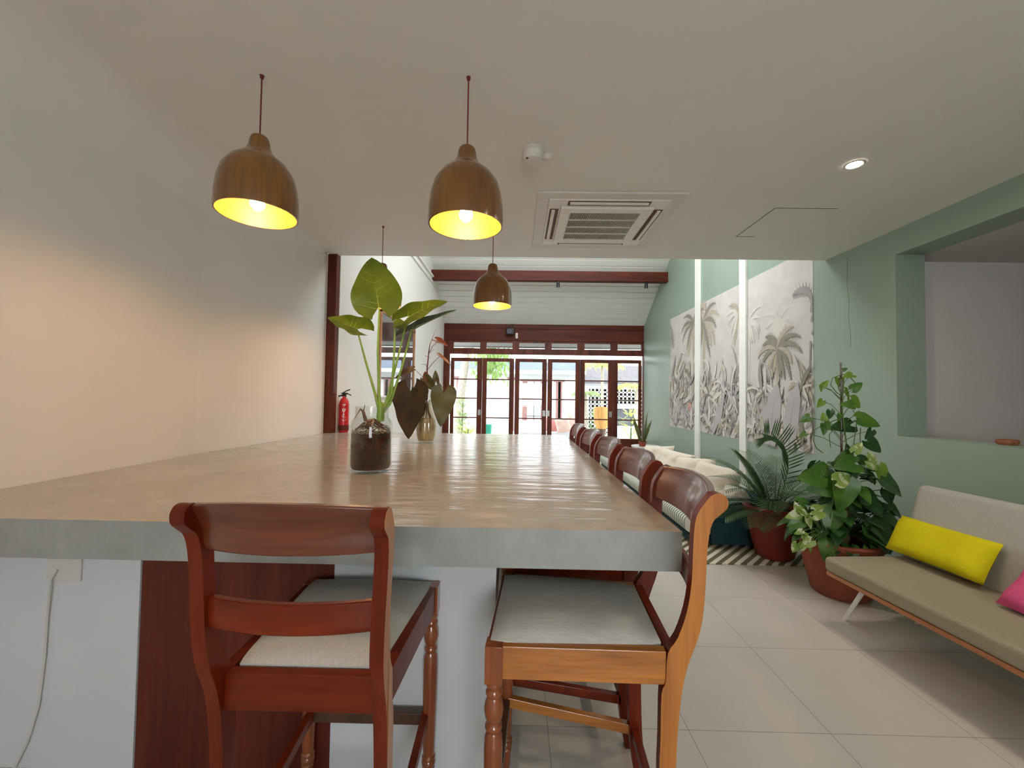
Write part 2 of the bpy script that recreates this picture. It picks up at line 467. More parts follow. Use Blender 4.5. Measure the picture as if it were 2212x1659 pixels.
# sloping plank ceiling of the far room
def slope_z(y): return ZP + (YD - y) * SL
yr = 7.0
b = MB(); nb = 22
for i in range(nb):
    y1 = YD + .12 - (YD + .12 - yr) * i / nb; y0 = YD + .12 - (YD + .12 - yr) * (i + 1) / nb
    g = .018
    z1, z0 = slope_z(y1 - g), slope_z(y0)
    b.prism([(y1 - g, z1), (y0, z0), (y0, z0 + .03), (y1 - g, z1 + .03)], 'x', -2.0, XR + .1)
b.prism([(YD + .12, slope_z(YD + .12) + .014), (yr, slope_z(yr) + .014), (yr, slope_z(yr) + .05), (YD + .12, slope_z(YD + .12) + .05)], 'x', -2.0, XR + .1, 1)
struct(b, 'ceiling_sloping', ['plank_white', 'dark_line'], 'sloping white boarded ceiling of the far room')
b = MB(); zr = slope_z(yr)
def zn(y): return zr + (3.6 - zr) * (yr - y) / (yr - YC)
def npz(ya, yb_, xa, xb): b.prism([(ya, zn(ya)), (yb_, zn(yb_)), (yb_, zn(yb_) + .1), (ya, zn(ya) + .1)], 'x', xa, xb)
npz(yr, 6.5, -2.0, XR + .1); npz(4.7, YC, -2.0, XR + .1); npz(6.5, 4.7, -2.0, -1.0); npz(6.5, 4.7, 2.6, XR + .1); b.build('ceiling_sloping_near', 'plank_white')['kind'] = 'structure'
w_ = tag(empty('window_8', (.8, 4.7, zn(4.7) + .05)), 'added glowing roof panel, unseen fill light over the passage', 'window', None, 'structure')  # glowing pane added out of view to brighten the far room
b = MB(); b.prism([(0, 0), (1.8, zn(6.5) - zn(4.7)), (1.8, zn(6.5) - zn(4.7) + .01), (0, .01)], 'x', -1.8, 1.8); b.build('pane', 'roof_fill_glow', w_)
# roof beam
b = MB(); b.box(XLF, XR, 8.62, 8.74, 3.90, 4.07); b.box(XLF, XR, 8.60, 8.76, 3.86, 3.90)
struct(b, 'trim_4', 'header_wood', 'dark red timber beam under the boarded ceiling', bevel=.004)

# white pilasters on the mural wall
def pil(name, y0, y1, lab):
    b = MB(); b.box(XR - .035, XR, y0, y1, 0, slope_z(7.2) - .2)
    struct(b, name, 'strip_white', lab, bevel=.003)
pil('trim_5', 7.07, 7.24, 'narrow white vertical batten between the far and middle mural panels')
pil('trim_6', 5.63, 5.79, 'wider white vertical batten between the middle and near mural panels')

# ------------------------------------------------------------------ mural panels
def clampmb(mb, y0, y1, z0, z1):
    mb.v = [(x, min(max(y, y0), y1), min(max(z, z0), z1)) for x, y, z in mb.v]
class Mural:
    def __init__(s, y0, y1, z0, z1):
        s.mb = MB(); s.y0, s.y1, s.z0, s.z1 = y0, y1, z0, z1
        s.mb.box(XR - .004, XR, y0, y1, z0, z1, 0); s.x = XR - .0045
    def poly(s, pts, mi):
        s.x -= .000012
        cl = [(min(max(y, s.y0), s.y1), min(max(z, s.z0), s.z1)) for y, z in pts]
        s.mb.add([(s.x, y, z) for y, z in cl], [list(range(len(cl)))], mi)
    def strip(s, path, ws, mi):
        s.x -= .000012; vs = []
        n = len(path)
        for i, (y, z) in enumerate(path):
            a = path[min(i + 1, n - 1)]; c = path[max(i - 1, 0)]
            dy, dz = a[0] - c[0], a[1] - c[1]; l = math.hypot(dy, dz) or 1
            w = ws[i]
            vs += [(y - dz / l * w, z + dy / l * w), (y + dz / l * w, z - dy / l * w)]
        keep = [(min(max(y, s.y0), s.y1), min(max(z, s.z0), s.z1)) for y, z in vs]
        s.mb.add([(s.x, y, z) for y, z in keep], [(2 * i, 2 * i + 1, 2 * i + 3, 2 * i + 2) for i in range(n - 1)], mi)
    def frond(s, y, z, ang, L, mi, droop=.6, w=.035, fringe=True):
        n = 10; path = []; ws = []
        cy, cz, a = y, z, ang
        for i in range(n + 1):
            t = i / n; path.append((cy, cz)); ws.append(w * math.sin(PI * min(1, .15 + .85 * t)) + .003 if i < n else .001)
            cy += math.cos(a) * L / n; cz += math.sin(a) * L / n
            sgn = -1 if math.cos(a) > 0 else 1
            a += sgn * droop / n * 2.2 * (1 if abs(math.sin(a) + 1) > .08 else 0)
        s.strip(path, ws, mi)
        if fringe:
            for i in range(2, n):
                for sd in (-1, 1):
                    y0, z0 = path[i]; da = math.atan2(path[i][1] - path[i - 1][1], path[i][0] - path[i - 1][0])
                    aa = da + sd * 1.0; l = w * 3.4 * math.sin(PI * (.15 + .8 * i / n))
                    s.strip([(y0, z0), (y0 + math.cos(aa) * l, z0 + math.sin(aa) * l - .01)], [w * .22, .001], mi)
    def palm(s, y, z, r, mi, trunk=None, n=15, lo=0):
        if trunk: s.strip([(y, z), (y - .01, (z + trunk) / 2), (y + .01, trunk)], [r * .10, r * .06, r * .07], mi if lo == 0 else lo)
        for i in range(n):
            a = -1.2 + 5.6 * i / (n - 1) + random.uniform(-.12, .12)
            s.frond(y, z, a, r * random.uniform(.75, 1.1), random.choice([mi, mi, lo or mi]), .75, r * .055)
    def jungle(s, dens, zt):
        W = s.y1 - s.y0
        for i in range(int(dens * W)):
            t = random.random() ** .8
            y = random.uniform(s.y0, s.y1); z = s.z0 + (zt - s.z0) * (1 - t) * random.uniform(.3, 1.05)
            a = random.uniform(.5, 2.64); L = random.uniform(.16, .5); w = random.uniform(.012, .05)
            mi = random.choice([1, 2, 3, 4, 4, 3, 6, 6, 5, 2, 1])
            if random.random() < .35: s.frond(y, z, a, L, mi, random.uniform(.2, .9), w * .5)
            else:
                dr = random.uniform(-.8, .8); path = []; cy, cz = y, z
                for k in range(6):
                    path.append((cy, cz)); cy += math.cos(a) * L / 5; cz += math.sin(a) * L / 5; a += dr / 5
                s.strip(path, [.003, w * .7, w, w * .9, w * .5, .001], mi)
                if random.random() < .5: s.strip(path, [.002, .003, .003, .003, .002, .001], random.choice([5, 1]))
    def done(s, lab):
        o = s.mb.build('mural_panel', ['mural_paper', 'mural_light', 'mural_tan', 'mural_grey', 'mural_mist', 'mural_dark', 'mural_pale', 'mural_coral'])
        # keep the flat pictures unmerged: normals towards the room
        return tag(o, lab, 'mural', 'palm jungle mural panels on the green wall')
random.seed(5)
mz0, mz1 = .855, 3.045
m = Mural(7.25, 8.48, mz0, mz1)
m.palm(7.35, 2.72, .60, 5, 1.2, 13, 2); m.frond(8.45, 2.95, -1.0, .6, 2, .5, .06); m.frond(8.45, 2.9, -2.0, .5, 3, .5, .05); m.frond(8.46, 2.95, -1.5, .9, 2, .1, .05)
m.jungle(150, 2.45)
for k in range(6): m.frond(7.48, 1.28, k * 1.05, .09, 7, .2, .02, False)
m.done('far mural panel with a small coral flower near its lower edge')
m = Mural(5.80, 7.06, mz0, mz1)
m.palm(6.95, 2.70, .62, 5, 1.2, 15, 2); m.palm(5.85, 2.62, .42, 2, 1.5, 12, 6)
m.frond(6.9, 2.95, .6, .35, 5, .9, .06); m.frond(6.9, 2.9, 1.5, .25, 2, .9, .05)
m.strip([(6.75, .9), (6.55, 1.25), (6.25, 1.6)], [.07, .09, .01], 2); m.strip([(6.65, .86), (6.4, 1.1), (6.1, 1.2)], [.08, .07, .01], 3)
m.jungle(150, 2.1); m.strip([(6.6, .9), (6.35, 1.2), (6.2, 1.55)], [.06, .07, .01], 4)
m.done('middle mural panel with dark drooping palm crown at its far edge')
m = Mural(4.385, 5.62, mz0, mz1)
m.palm(4.95, 2.35, .34, 6, 1.7, 13, 6); m.palm(5.60, 2.45, .36, 6, 1.6, 12, 6)
for a, L in ((2.2, .4), (2.6, .42), (2.9, .38), (3.3, .40), (3.7, .38)): m.frond(4.40, 2.48 - (a - 2.2) * .33, a - 1.55 + .6, L, 3, .9, .035)
m.strip([(4.42, 2.05), (4.44, 1.6), (4.42, 1.3)], [.012, .012, .014], 3)
m.palm(4.98, 2.02, .46, 5, 1.25, 14, 2)
m.palm(4.55, 1.55, .30, 2, 1.0, 11, 6)
m.jungle(130, 1.75)
for yy, w in ((5.1, .16), (4.75, .13)):
    m.strip([(yy, .86), (yy - .03, 1.15), (yy - .1, 1.45), (yy - .16, 1.6)], [w * .6, w, w * .8, .01], random.choice([6, 4]))
    m.strip([(yy, .86), (yy - .03, 1.15), (yy - .1, 1.45)], [.004, .004, .002], 5)
m.done('near mural panel with one tall spreading palm in its middle')

# ------------------------------------------------------------------ garden doors
bnd = [-1.70, -.895, -.09, .728, 1.548, 2.362, 3.10]
b = MB()
b.box(XLF, XR, YD - .04, YD + .10, 2.80, ZP + .02)
b.box(XLF, XR, YD - .06, YD - .04, 3.10, 3.14); b.box(XLF, XR, YD - .055, YD - .04, 2.80, 2.84)
struct(b, 'trim_7', 'header_wood', 'deep dark red timber header above the garden doors', bevel=.003)
b = MB(); b.box(XLF, -1.72, YD - .03, YD + .08, 0, 2.8); b.box(3.105, XR, YD - .03, YD + .08, 0, 2.8)
struct(b, 'trim_8', 'door_wood', 'dark timber jambs of the garden doors')
panes = [(-1.63, -.96), (-.80, -.15), (.02, .66), (.83, 1.475), (1.65, 2.30), (2.47, 3.07)]
places = ['first garden transom from the white wall', 'second garden transom from the white wall', 'third garden transom from the white wall',
          'fourth garden transom from the white wall', 'fifth garden transom from the white wall', 'transom nearest the green wall']
edges = [-1.72] + [(panes[i][1] + panes[i + 1][0]) / 2 for i in range(5)] + [3.105]
for i, (x0, x1) in enumerate(panes):
    w = tag(empty('window_%d' % (i + 1), (edges[i], YD, 2.46)), 'low wide ' + places[i], 'window', None, 'structure')
    ox = edges[i]
    b = MB(); e0, e1 = 0, edges[i + 1] - ox
    b.box(e0, x0 - ox, -.03, .06, 0, .34); b.box(x1 - ox, e1, -.03, .06, 0, .34)
    b.box(x0 - ox, x1 - ox, -.03, .06, 0, .145); b.box(x0 - ox, x1 - ox, -.03, .06, .29, .34)
    b.build('window_frame', 'door_wood', w)
    boxobj('pane', 'window_glass', x0 - ox, x1 - ox, .01, .014, .145, .29, w)
dn = ['first glazed garden door from the white wall', 'second glazed garden door from the white wall', 'third glazed garden door from the white wall',
      'fourth glazed garden door from the white wall', 'fifth glazed garden door from the white wall', 'glazed garden door against the green wall']
gaps = {0: (.012, .004), 1: (.002, .014), 2: (.014, .012), 3: (.012, .002), 4: (.004, .003), 5: (.003, .03)}
for i in range(6):
    x0 = bnd[i] + gaps[i][0]; x1 = bnd[i + 1] - gaps[i][1]; W = x1 - x0
    d = tag(empty('door_%d' % (i + 1), (x0, YD, 0)), dn[i], 'door', None, 'structure')
    ztop = 2.36; rows = [2.275, 1.825, 1.350, .868, .39]
    p0, p1 = panes[i][0] - x0, panes[i][1] - x0
    if i in (0, 5): p0, p1 = (.085, W - .125) if i == 0 else (.115, W - .07)
    else: p0, p1 = .112, W - .112
    b = MB(); b.box(0, p0, -.02, .025, .01, ztop); b.box(p1, W, -.02, .025, .01, ztop)
    b.box(p0, p1, -.02, .025, rows[0], ztop); b.box(p0, p1, -.02, .025, .01, rows[4] + .01)
    for z in rows[1:4]: b.box(p0, p1, -.018, .02, z - .014, z + .014)
    b.build('door_frame', 'door_wood', d)
    boxobj('pane', 'window_glass', p0, p1, .0, .004, rows[4], rows[0], d)
    if i in (0, 2, 3, 4):
        lx = {0: W - .055, 2: W - .06, 3: .02, 4: W - .055}[i]
        b = MB(); b.box(lx - .035, lx + .035, -.035, -.02, .93, 1.07); b.tube([(lx, -.05, .97), (lx, -.035, .97)], .012, 8)
        o = b.build('door_lock', 'steel', d); o['label'] = 'pale steel lock plate'
# small dark speaker with white tag on the header
t = tag(empty('wall_speaker', (-.21, YD - .06, 2.93)), 'small black speaker with bracket on the timber header', 'speaker')
b = MB(); b.box(-.10, .10, -.14, 0, 0, .17); b.build('cabinet', 'black_metal', t, .02)
b = MB(); b.lathe([(.0, 0), (.05, .0), (.055, .012), (.03, .02), (0, .006)], (0, 0, 0), 16)
o = b.build('speaker_cone', 'screen_grey', t); o.rotation_euler = (R(90), 0, 0); o.location = (-.02, -.14, .08)
b = MB()
for k in range(5): b.tube([(-.09 + k * .045, -.05, .16), (-.10 + k * .05, -.04, .22), (-.08 + k * .045, -.03, .27)], .006, 5)
b.build('bracket', 'black_metal', t)
o = boxobj('paper_tag', 'white_paint', -.025, .03, -.01, 0, 0, .13); o.location = (-.07 + .02, YD - .06, 2.86)
b = MB(); b.box(-.015, .02, -.013, -.01, .02, .03); b.box(-.015, .02, -.013, -.01, .05, .06); b.box(-.01, .02, -.013, -.01, .08, .09)
b.build('print_marks', 'dark_line', o)
tag(o, 'small white printed tag hanging beside the black speaker', 'tag')
# beam spots
def spot(x, lab, first=None):
    if first is None:
        t = empty('spotlight', (x, 8.68, 3.86)); b = MB(); b.box(-.02, .02, -.03, .03, -.03, 0); b.build('mount', 'black_metal', t)
        b = MB(); b.lathe([(.028, 0), (.034, -.02), (.036, -.11), (.03, -.11), (.028, -.10)], (0, 0, -.02), 16); b.build('lamp_head', 'black_metal', t)
        b = MB(); b.lathe([(0, -.115), (.028, -.115), (.028, -.118), (0, -.118)], (0, 0, -.01), 16); b.build('lens', 'white_paint', t)
        tag(t, lab, 'spotlight', 'spotlights under the beam'); return t
    return dup(first, (x, 8.68, 3.86), 0, lab)
s1 = spot(.82, 'tiny black spotlight under the middle of the red beam')
spot(2.68, 'tiny black spotlight under the beam end near the green wall', s1)

# ------------------------------------------------------------------ counter
TZ, TB = 1.011, .893
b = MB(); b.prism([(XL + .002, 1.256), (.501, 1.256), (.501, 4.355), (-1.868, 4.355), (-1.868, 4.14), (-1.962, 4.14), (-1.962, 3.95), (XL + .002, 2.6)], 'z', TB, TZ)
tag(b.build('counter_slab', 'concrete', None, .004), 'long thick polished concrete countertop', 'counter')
t = tag(empty('counter_base', (0, 1.552, 0)), 'white counter base wall with dark wooden panel below the concrete top', 'counter base')
b = MB(); b.box(XL + .003, -1.410, 0, .04, 0, TB - .002); b.box(-.675, -.070, 0, .04, 0, TB - .002)
b.box(-.110, -.070, .04, 2.6, 0, TB - .002); b.box(-1.410, -.675, .05, .09, 0, TB - .002); b.box(XL + .003, -1.410, .04, .09, 0, TB - .002); b.box(-1.85, -.110, 2.56, 2.6, 0, TB - .002)
b.build('base_wall', 'base_white', t)
boxobj('wooden_panel', 'panel_wood', -1.408, -.677, .004, .045, 0, TB - .004, t, .003)
b = MB(); b.box(-1.76, -1.63, -.010, -.0005, .69, .775); b.build('outlet_plate', 'plastic_white', t, .003)
b = MB(); b.tube([(-1.715, -.012, .735), (-1.731, -.02, .70), (-1.745, -.012, .56), (-1.75, -.010, .41), (-1.765, -.010, .23), (-1.80, -.010, .10), (-1.84, -.014, .008)], .0045, 6)
tag(b.build('power_cable', 'plastic_white', None, loc=(0, 1.552, 0)), 'thin white cable hanging from the outlet under the counter', 'cable')

# ------------------------------------------------------------------ bar stools
def polyline(pts, z):
    for (a, za), (c, zc) in zip(pts, pts[1:]):
        if (za >= z >= zc) or (za <= z <= zc):
            return a + (c - a) * (z - za) / (zc - za)
    return pts[-1][0]
FRONT = [(-.302, 1.174), (-.271, 1.125), (-.264, 1.060), (-.262, .968), (-.252, .890), (-.231, .822), (-.208, .782), (-.203, .713), (-.193, .682), (-.191, .578), (-.188, .469), (-.192, .3), (-.205, .12), (-.218, 0)]
BACK = [(-.318, 1.182), (-.334, 1.178), (-.344, 1.164), (-.342, 1.145), (-.325, 1.128), (-.308, 1.108), (-.298, 1.052), (-.293, .917), (-.282, .833), (-.256, .755), (-.241, .682), (-.231, .578), (-.228, .469), (-.233, .3), (-.247, .12), (-.262, 0)]
def smoothpts(pts, n=4):
    out = []
    for i in range(len(pts) - 1):
        p0 = pts[max(i - 1, 0)]; p1 = pts[i]; p2 = pts[i + 1]; p3 = pts[min(i + 2, len(pts) - 1)]
        for k in range(n):
            t = k / n
            out.append(tuple(.5 * ((2 * p1[j]) + (-p0[j] + p2[j]) * t + (2 * p0[j] - 5 * p1[j] + 4 * p2[j] - p3[j]) * t * t + (-p0[j] + 3 * p1[j] - 3 * p2[j] + p3[j]) * t ** 3) for j in range(2)))
    out.append(pts[-1]); return out
def make_stool():
    r = empty('bar_stool')
    prof = smoothpts(FRONT[::-1], 3) + smoothpts(BACK, 3)
    for sx in (-1, 1):
        b = MB(); n = len(prof)
        def off(z, inner):
            o = .198 + max(0, z - .78) * .045
            return sx * (o - (.030 if inner else 0))
        vs = [(off(z, True), y, z) for y, z in prof] + [(off(z, False), y, z) for y, z in prof]
        b.add(vs, [(i, (i + 1) % n, n + (i + 1) % n, n + i) for i in range(n)], 0, True)
        b.add(vs, [list(range(n))], 0); b.add(vs, [list(range(n, 2 * n))], 1)
        b.build('rear_post', ['mahogany', 'honey_wood'], r, .003)
    # crest rail
    def rail(name, z0, z1, bow, thick, W, mat, lean=True, roll=False):
        b = MB(); nu = 20; nv = 8; vs = []
        for i in range(nu + 1):
            a = -1 + 2 * i / nu; bo = bow * (1 - a * a)
            sect = []
            for k in range(nv + 1):
                z = z0 + (z1 - z0) * k / nv
                yf = polyline(FRONT[::1], min(z, 1.172)) - .004
                if not roll: yf = polyline(FRONT, (z0 + z1) / 2) - .006
                sect.append((a * W, yf - bo, z + (.012 * (1 - a * a) * (z - z0) / (z1 - z0) if roll else 0)))
            back = [(x, y - (thick if k else thick * .8), z) for k, (x, y, z) in enumerate(sect)]
            vs += sect + back[::-1]
        m = 2 * (nv + 1)
        b.add(vs, [(i * m + k, i * m + (k + 1) % m, (i + 1) * m + (k + 1) % m, (i + 1) * m + k) for i in range(nu) for k in range(m)], 0, True)
        b.add(vs, [list(range(m))[::-1], [nu * m + k for k in range(m)]], 0)
        return b.build(name, mat, r, .004)
    rail('crest_rail', 1.076, 1.180, .034, .020, .188, 'crest_wood', roll=True)
    rail('back_rail', .908, .974, .026, .018, .176, 'mahogany_x')
    # seat frame rails
    for sx in (-1, 1):
        b = MB(); y0, y1 = -.205, .225
        x0, x1 = .168, .190
        vs = []
        for (y, xi) in ((y0, x0), (y1, x1)):
            for dx in (0, .026):
                for z in (.702, .783): vs.append((sx * (xi + dx), y, z))
        b.add(vs, [(0, 1, 3, 2), (4, 6, 7, 5), (0, 4, 5, 1), (2, 3, 7, 6), (0, 2, 6, 4), (1, 5, 7, 3)], 0)
        b.f and None
        b.build('side_rail', 'honey_wood_y', r, .002)
    b = MB(); b.box(-.19, .19, .215, .241, .702, .783); b.build('front_rail', 'mahogany_x', r, .002)
    b = MB(); b.box(-.17, .17, -.232, -.206, .702, .783); b.build('rear_rail', 'mahogany_x', r, .002)
    # padded seat
    b = MB()
    def top(u, v):
        a, c = 2 * u - 1, 2 * v - 1
        y = -.202 + (c + 1) / 2 * .436; hw = .165 + (c + 1) / 2 * .036
        rc = 1 - .05 * max(0, abs(a)) ** 8 * max(0, abs(c)) ** 8
        return (a * hw * rc, y * 1.0 if abs(c) < 1 else y, .786 + .026 * ((1 - abs(a) ** 3.5) * (1 - abs(c) ** 3.5)) ** .6)
    b.grid(top, 22, 22)
    b.grid(lambda u, v: (lambda p: (p[0], p[1], .765))(top(u, v)), 1, 1)
    for uu, vv in (((0, 0), None),): pass
    n = 22
    def edge(pts):
        vs = [p for p in pts] + [(p[0], p[1], .765) for p in pts]; k = len(pts)
        b.add(vs, [(i, i + 1, k + i + 1, k + i) for i in range(k - 1)], 0, True)
    edge([top(i / n, 0) for i in range(n + 1)]); edge([top(i / n, 1) for i in range(n + 1)])
    edge([top(0, i / n) for i in range(n + 1)]); edge([top(1, i / n) for i in range(n + 1)])
    b.build('seat', 'fabric_grey', r, merge=True)
    # turned front legs
    for sx in (-1, 1):
        b = MB(); cx, cy = sx * .199, .222
        b.box(cx - .0225, cx + .0225, cy - .0225, cy + .0225, .69, .784)
        pf = [(.019, .692), (.023, .685), (.020, .676), (.0165, .672), (.0215, .664), (.0215, .658), (.017, .652), (.0235, .635), (.0250, .618), (.0215, .598), (.016, .588),
              (.0220, .580), (.0220, .573), (.0165, .566), (.0225, .552), (.0240, .52), (.0225, .40), (.0195, .24), (.0175, .205), (.022, .196), (.022, .187), (.017, .18), (.0225, .165), (.0215, .145), (.0165, .135), (.0205, .127), (.0190, .115), (.0165, .03), (.014, .0)]
        b.lathe(pf, (cx, cy, 0), 20)
        b.build('front_leg', 'turned_wood', r, .0015)
    b = MB(); b.box(-.19, .19, .208, .236, .335, .372); b.build('footrest', 'dark_leg', r, .003)
    for sx in (-1, 1):
        b = MB(); vs = []
        for (y, zz) in ((-.20, .285), (.215, .345)):
            for dx in (0, .022):
                for z in (zz, zz + .032): vs.append((sx * (.176 + dx * 1), y, z))
        b.add(vs, [(0, 1, 3, 2), (4, 6, 7, 5), (0, 4, 5, 1), (2, 3, 7, 6), (0, 2, 6, 4), (1, 5, 7, 3)], 0)
        b.build('side_stretcher', 'honey_wood_y', r, .002)
    b = MB(); b.box(-.172, .172, -.221, -.199, .283, .318); b.build('rear_stretcher', 'mahogany_x', r, .002)
    for c in r.children:
        for v in c.data.vertices:
            z = v.co.z; v.co.x *= 1.1; v.co.y *= 1.1
            zz = 1.41 - (1.41 - max(z, .27)) * 1.1
            v.co.z = zz if z >= .27 else zz * z / .27
    return r
st = make_stool()
tag(st, 'red wooden bar stool seen from behind at the short front side of the counter', 'bar stool', 'wooden bar stools around the counter')
st.location = (-.521, 1.277, 0)
labs = ['orange-brown wooden bar stool nearest along the long side of the counter', 'second wooden bar stool along the long counter side, behind the nearest one',
        'middle one of the five wooden bar stools along the long counter side', 'fourth wooden bar stool along the long side, one before the farthest', 'farthest wooden bar stool along the long counter side, toward the garden doors']
for i, (y, a) in enumerate([(1.378, 86.3), (1.925, 90), (2.515, 90), (3.115, 90.5), (3.79, 90)]):
    q = dup(st, (.216 if i else .204, y, 0), R(a), labs[i])
    if i:
        for c in q.children:
            for sl in c.material_slots:
                if sl.material and sl.material.name.startswith('honey'):
                    sl.link = 'OBJECT'; sl.material = M['mahogany']

for c in st.children:
    if c.name.startswith(('side_rail', 'side_stretcher')):
        for sl in c.material_slots: sl.link = 'OBJECT'; sl.material = M['mahogany']
# ------------------------------------------------------------------ pendant lamps
def make_lamp():
    r = empty('pendant_lamp')
    out = [(.030, .356), (.036, .350), (.041, .335), (.044, .312), (.055, .285), (.080, .258), (.115, .230), (.143, .188), (.158, .135), (.1645, .075), (.1655, .02), (.1640, .0)]
    b = MB(); b.lathe([(.0, .357)] + out + [(.1575, .0)], (0, 0, 0), 48)
    inn = [(.1575, .0), (.158, .03), (.156, .08), (.148, .135), (.132, .182), (.105, .222), (.070, .248), (.040, .268), (.0, .275)]
    b.lathe(inn, (0, 0, 0), 48, 1)
    b.build('lamp_shade', ['lamp_wood', 'lamp_inner'], r, merge=True)
    b = MB(); b.lathe([(0, 0), (.012, .004), (.028, .022), (.030, .035), (.024, .055), (.014, .075), (.0135, .09), (0, .09)], (0, 0, .018), 20); b.build('bulb', 'bulb_glow', r)
    b = MB(); b.lathe([(0, 0), (.018, 0), (.020, .05), (.018, .17), (0, .17)], (0, 0, .105), 16); b.build('lamp_holder', 'black_metal', r)
    b = MB(); b.tube([(0, 0, .35), (0, 0, CZ - 2.165 - .012)], .0032, 6); b.lathe([(.0, -.014), (.007, -.014), (.010, 0), (0, 0)], (0, 0, CZ - 2.165), 10)
    b.build('cord', 'red_cord', r)
    return r
lp = make_lamp()
tag(lp, 'wooden bell pendant lamp, nearest one beside the left wall, bulb showing', 'pendant lamp', 'wooden pendant lamps over the counter')
lp.location = (-1.180, 1.807, 2.205); 
for o in lp.children:
    if o.name.startswith('cord'):
        o.scale = (1, 1, 1)
l2 = dup(lp, (-.243, 1.812, 2.165), R(100), 'wooden bell pendant lamp hanging nearer, in front of the air conditioner')
l3 = dup(lp, (-1.170, 3.46, 2.165), R(200), 'far wooden pendant lamp partly hidden by the big green leaf')
l4 = dup(lp, (-.228, 3.46, 2.170), R(30), 'far wooden pendant lamp in front of the boarded ceiling')
for o in lp.children:
    if o.name.startswith('cord'):
        me = o.data.copy()
        for v in me.vertices:
            if v.co.z > .5: v.co.z -= .04
        o.data = me
for o in l4.children:
    if o.name.startswith('cord'):
        me = o.data.copy()
        for v in me.vertices:
            if v.co.z > .5: v.co.z -= .005
        o.data = me

# ------------------------------------------------------------------ ceiling fittings
t = tag(empty('air_conditioner', (.645, 3.36, CZ)), 'square white ceiling cassette air conditioner with slatted grille', 'air conditioner')
b = MB(); A = .528
ring = lambda a, c, z0, z1, mi=0: (b.box(-a, a, -a, -c, z0, z1, mi), b.box(-a, a, c, a, z0, z1, mi), b.box(-a, -c, -c, c, z0, z1, mi), b.box(c, a, -c, c, z0, z1, mi))
ring(A, .44, -.014, 0)
b.build('outer_frame', 'plastic_white', t, .004)
b = MB(); ring(.44, .345, -.020, -.006); b.build('inner_frame', 'plastic_offwhite', t, .006)
for k in range(4):
    b = MB(); mt = Matrix.Rotation(k * PI / 2, 4, 'Z')
    b.box(-.30, .30, .357, .425, -.021, -.0205, 1, mt)
    b.box(-.285, .285, .385, .410, -.030, -.020, 0, mt @ Matrix.Translation((0, 0, 0)))
    b.build('louvre', ['plastic_offwhite', 'louvre_dark'], t)
b = MB()
ring(.345, .265, -.040, -.006)
b.build('grille_frame', 'plastic_offwhite', t, .010, seg=3)
b = MB(); b.box(-.266, .266, -.266, .266, -.026, -.02, 1)
for k in range(46):
    x = -.262 + .524 * k / 45; b.box(x - .0014, x + .0014, -.264, .264, -.036, -.028, 0)
for k in range(3):
    y = -.135 + .135 * k; b.box(-.264, .264, y - .003, y + .003, -.037, -.027, 0)
b.build('grille', ['plastic_offwhite', 'grille_dark'], t)
t = tag(empty('smoke_detector', (.07, 2.362, CZ)), 'round white smoke detector with tiny side plug on the ceiling', 'smoke detector')
b = MB(); b.lathe([(.064, 0), (.066, -.012), (.058, -.016), (.060, -.045), (.052, -.062), (.030, -.072), (0, -.072)], (0, 0, 0), 28); b.build('body', 'plastic_white', t)
b = MB(); b.lathe([(0, 0), (.008, 0), (.008, -.006), (0, -.006)], (-.035, -.03, -.060), 10); b.build('lens', 'grille_dark', t)
b = MB(); b.lathe([(.030, 0), (.030, -.006), (.010, -.022), (0, -.022)], (.085, .05, 0), 16); b.build('side_plug', 'plastic_offwhite', t)
t = tag(empty('downlight', (2.013, 2.476, CZ)), 'small glowing recessed ceiling spotlight near the green wall', 'downlight')
b = MB(); b.lathe([(.042, -.001), (.055, -.001), (.056, -.006), (.042, -.008)], (0, 0, 0), 28); b.build('trim_ring', 'plastic_white', t)
b = MB(); b.lathe([(0, -.004), (.040, -.004), (.040, -.002), (0, -.002)], (0, 0, 0), 24); b.build('lamp_lens', 'downlight_glow', t)
DL = t
DLL = ['added unseen ceiling spotlight for fill light, %s' % q for q in ('over the walkway by the sofa', 'rear of the walkway')]  # two extra downlights out of view, added to brighten the floor
for (x, y), lb in zip([(2.0, .9), (2.0, -1.0)], DLL):
    dup(DL, (x, y, CZ), 0, lb)
b = MB(); g = .003; x0, x1, y0, y1 = 1.90, 2.36, 3.062, 3.61
b.box(x0, x1, y0 - g, y0 + g, -.0012, 0); b.box(x0 - g, x0 + g, y0, y1, -.0012, 0); b.box(x0, x0 + .16, y1 - g, y1 + g, -.0012, 0)
tag(b.build('access_hatch', 'dark_line', None, loc=(0, 0, CZ)), 'thin dark outline of an access hatch in the ceiling', 'ceiling hatch')

# ------------------------------------------------------------------ fire extinguisher, picture
t = tag(empty('fire_extinguisher', (-1.80, 4.30, .998)), 'red fire extinguisher with white print beside the wooden post', 'fire extinguisher')
t.location = (-1.812, 4.285, TZ)
b = MB(); b.lathe([(0, 0), (.043, 0), (.050, .01), (.051, .05), (.051, .29), (.044, .325), (.03, .35), (.018, .36), (.018, .375), (0, .375)], (0, 0, 0), 28); b.build('cylinder', 'fire_red', t)
b = MB(); b.lathe([(.0515, .02), (.0525, .02), (.0525, .075), (.0515, .075)], (0, 0, 0), 28); o = b.build('base_band', 'panel_wood', t)
b = MB(); b.box(-.018, .018, -.016, .016, .37, .40); b.box(-.035, .035, -.008, .008, .40, .41); b.tube([(-.02, 0, .405), (.02, 0, .43), (.06, 0, .445)], .006, 6); b.tube([(-.02, 0, .395), (.03, 0, .40), (.07, 0, .385)], .006, 6)
b.build('valve_handle', 'black_metal', t)
b = MB(); b.tube([(-.015, 0, .385), (-.07, -.01, .37), (-.085, -.012, .28), (-.078, -.01, .12), (-.066, 0, .06)], .009, 8); b.build('hose', 'black_metal', t)
b = MB()
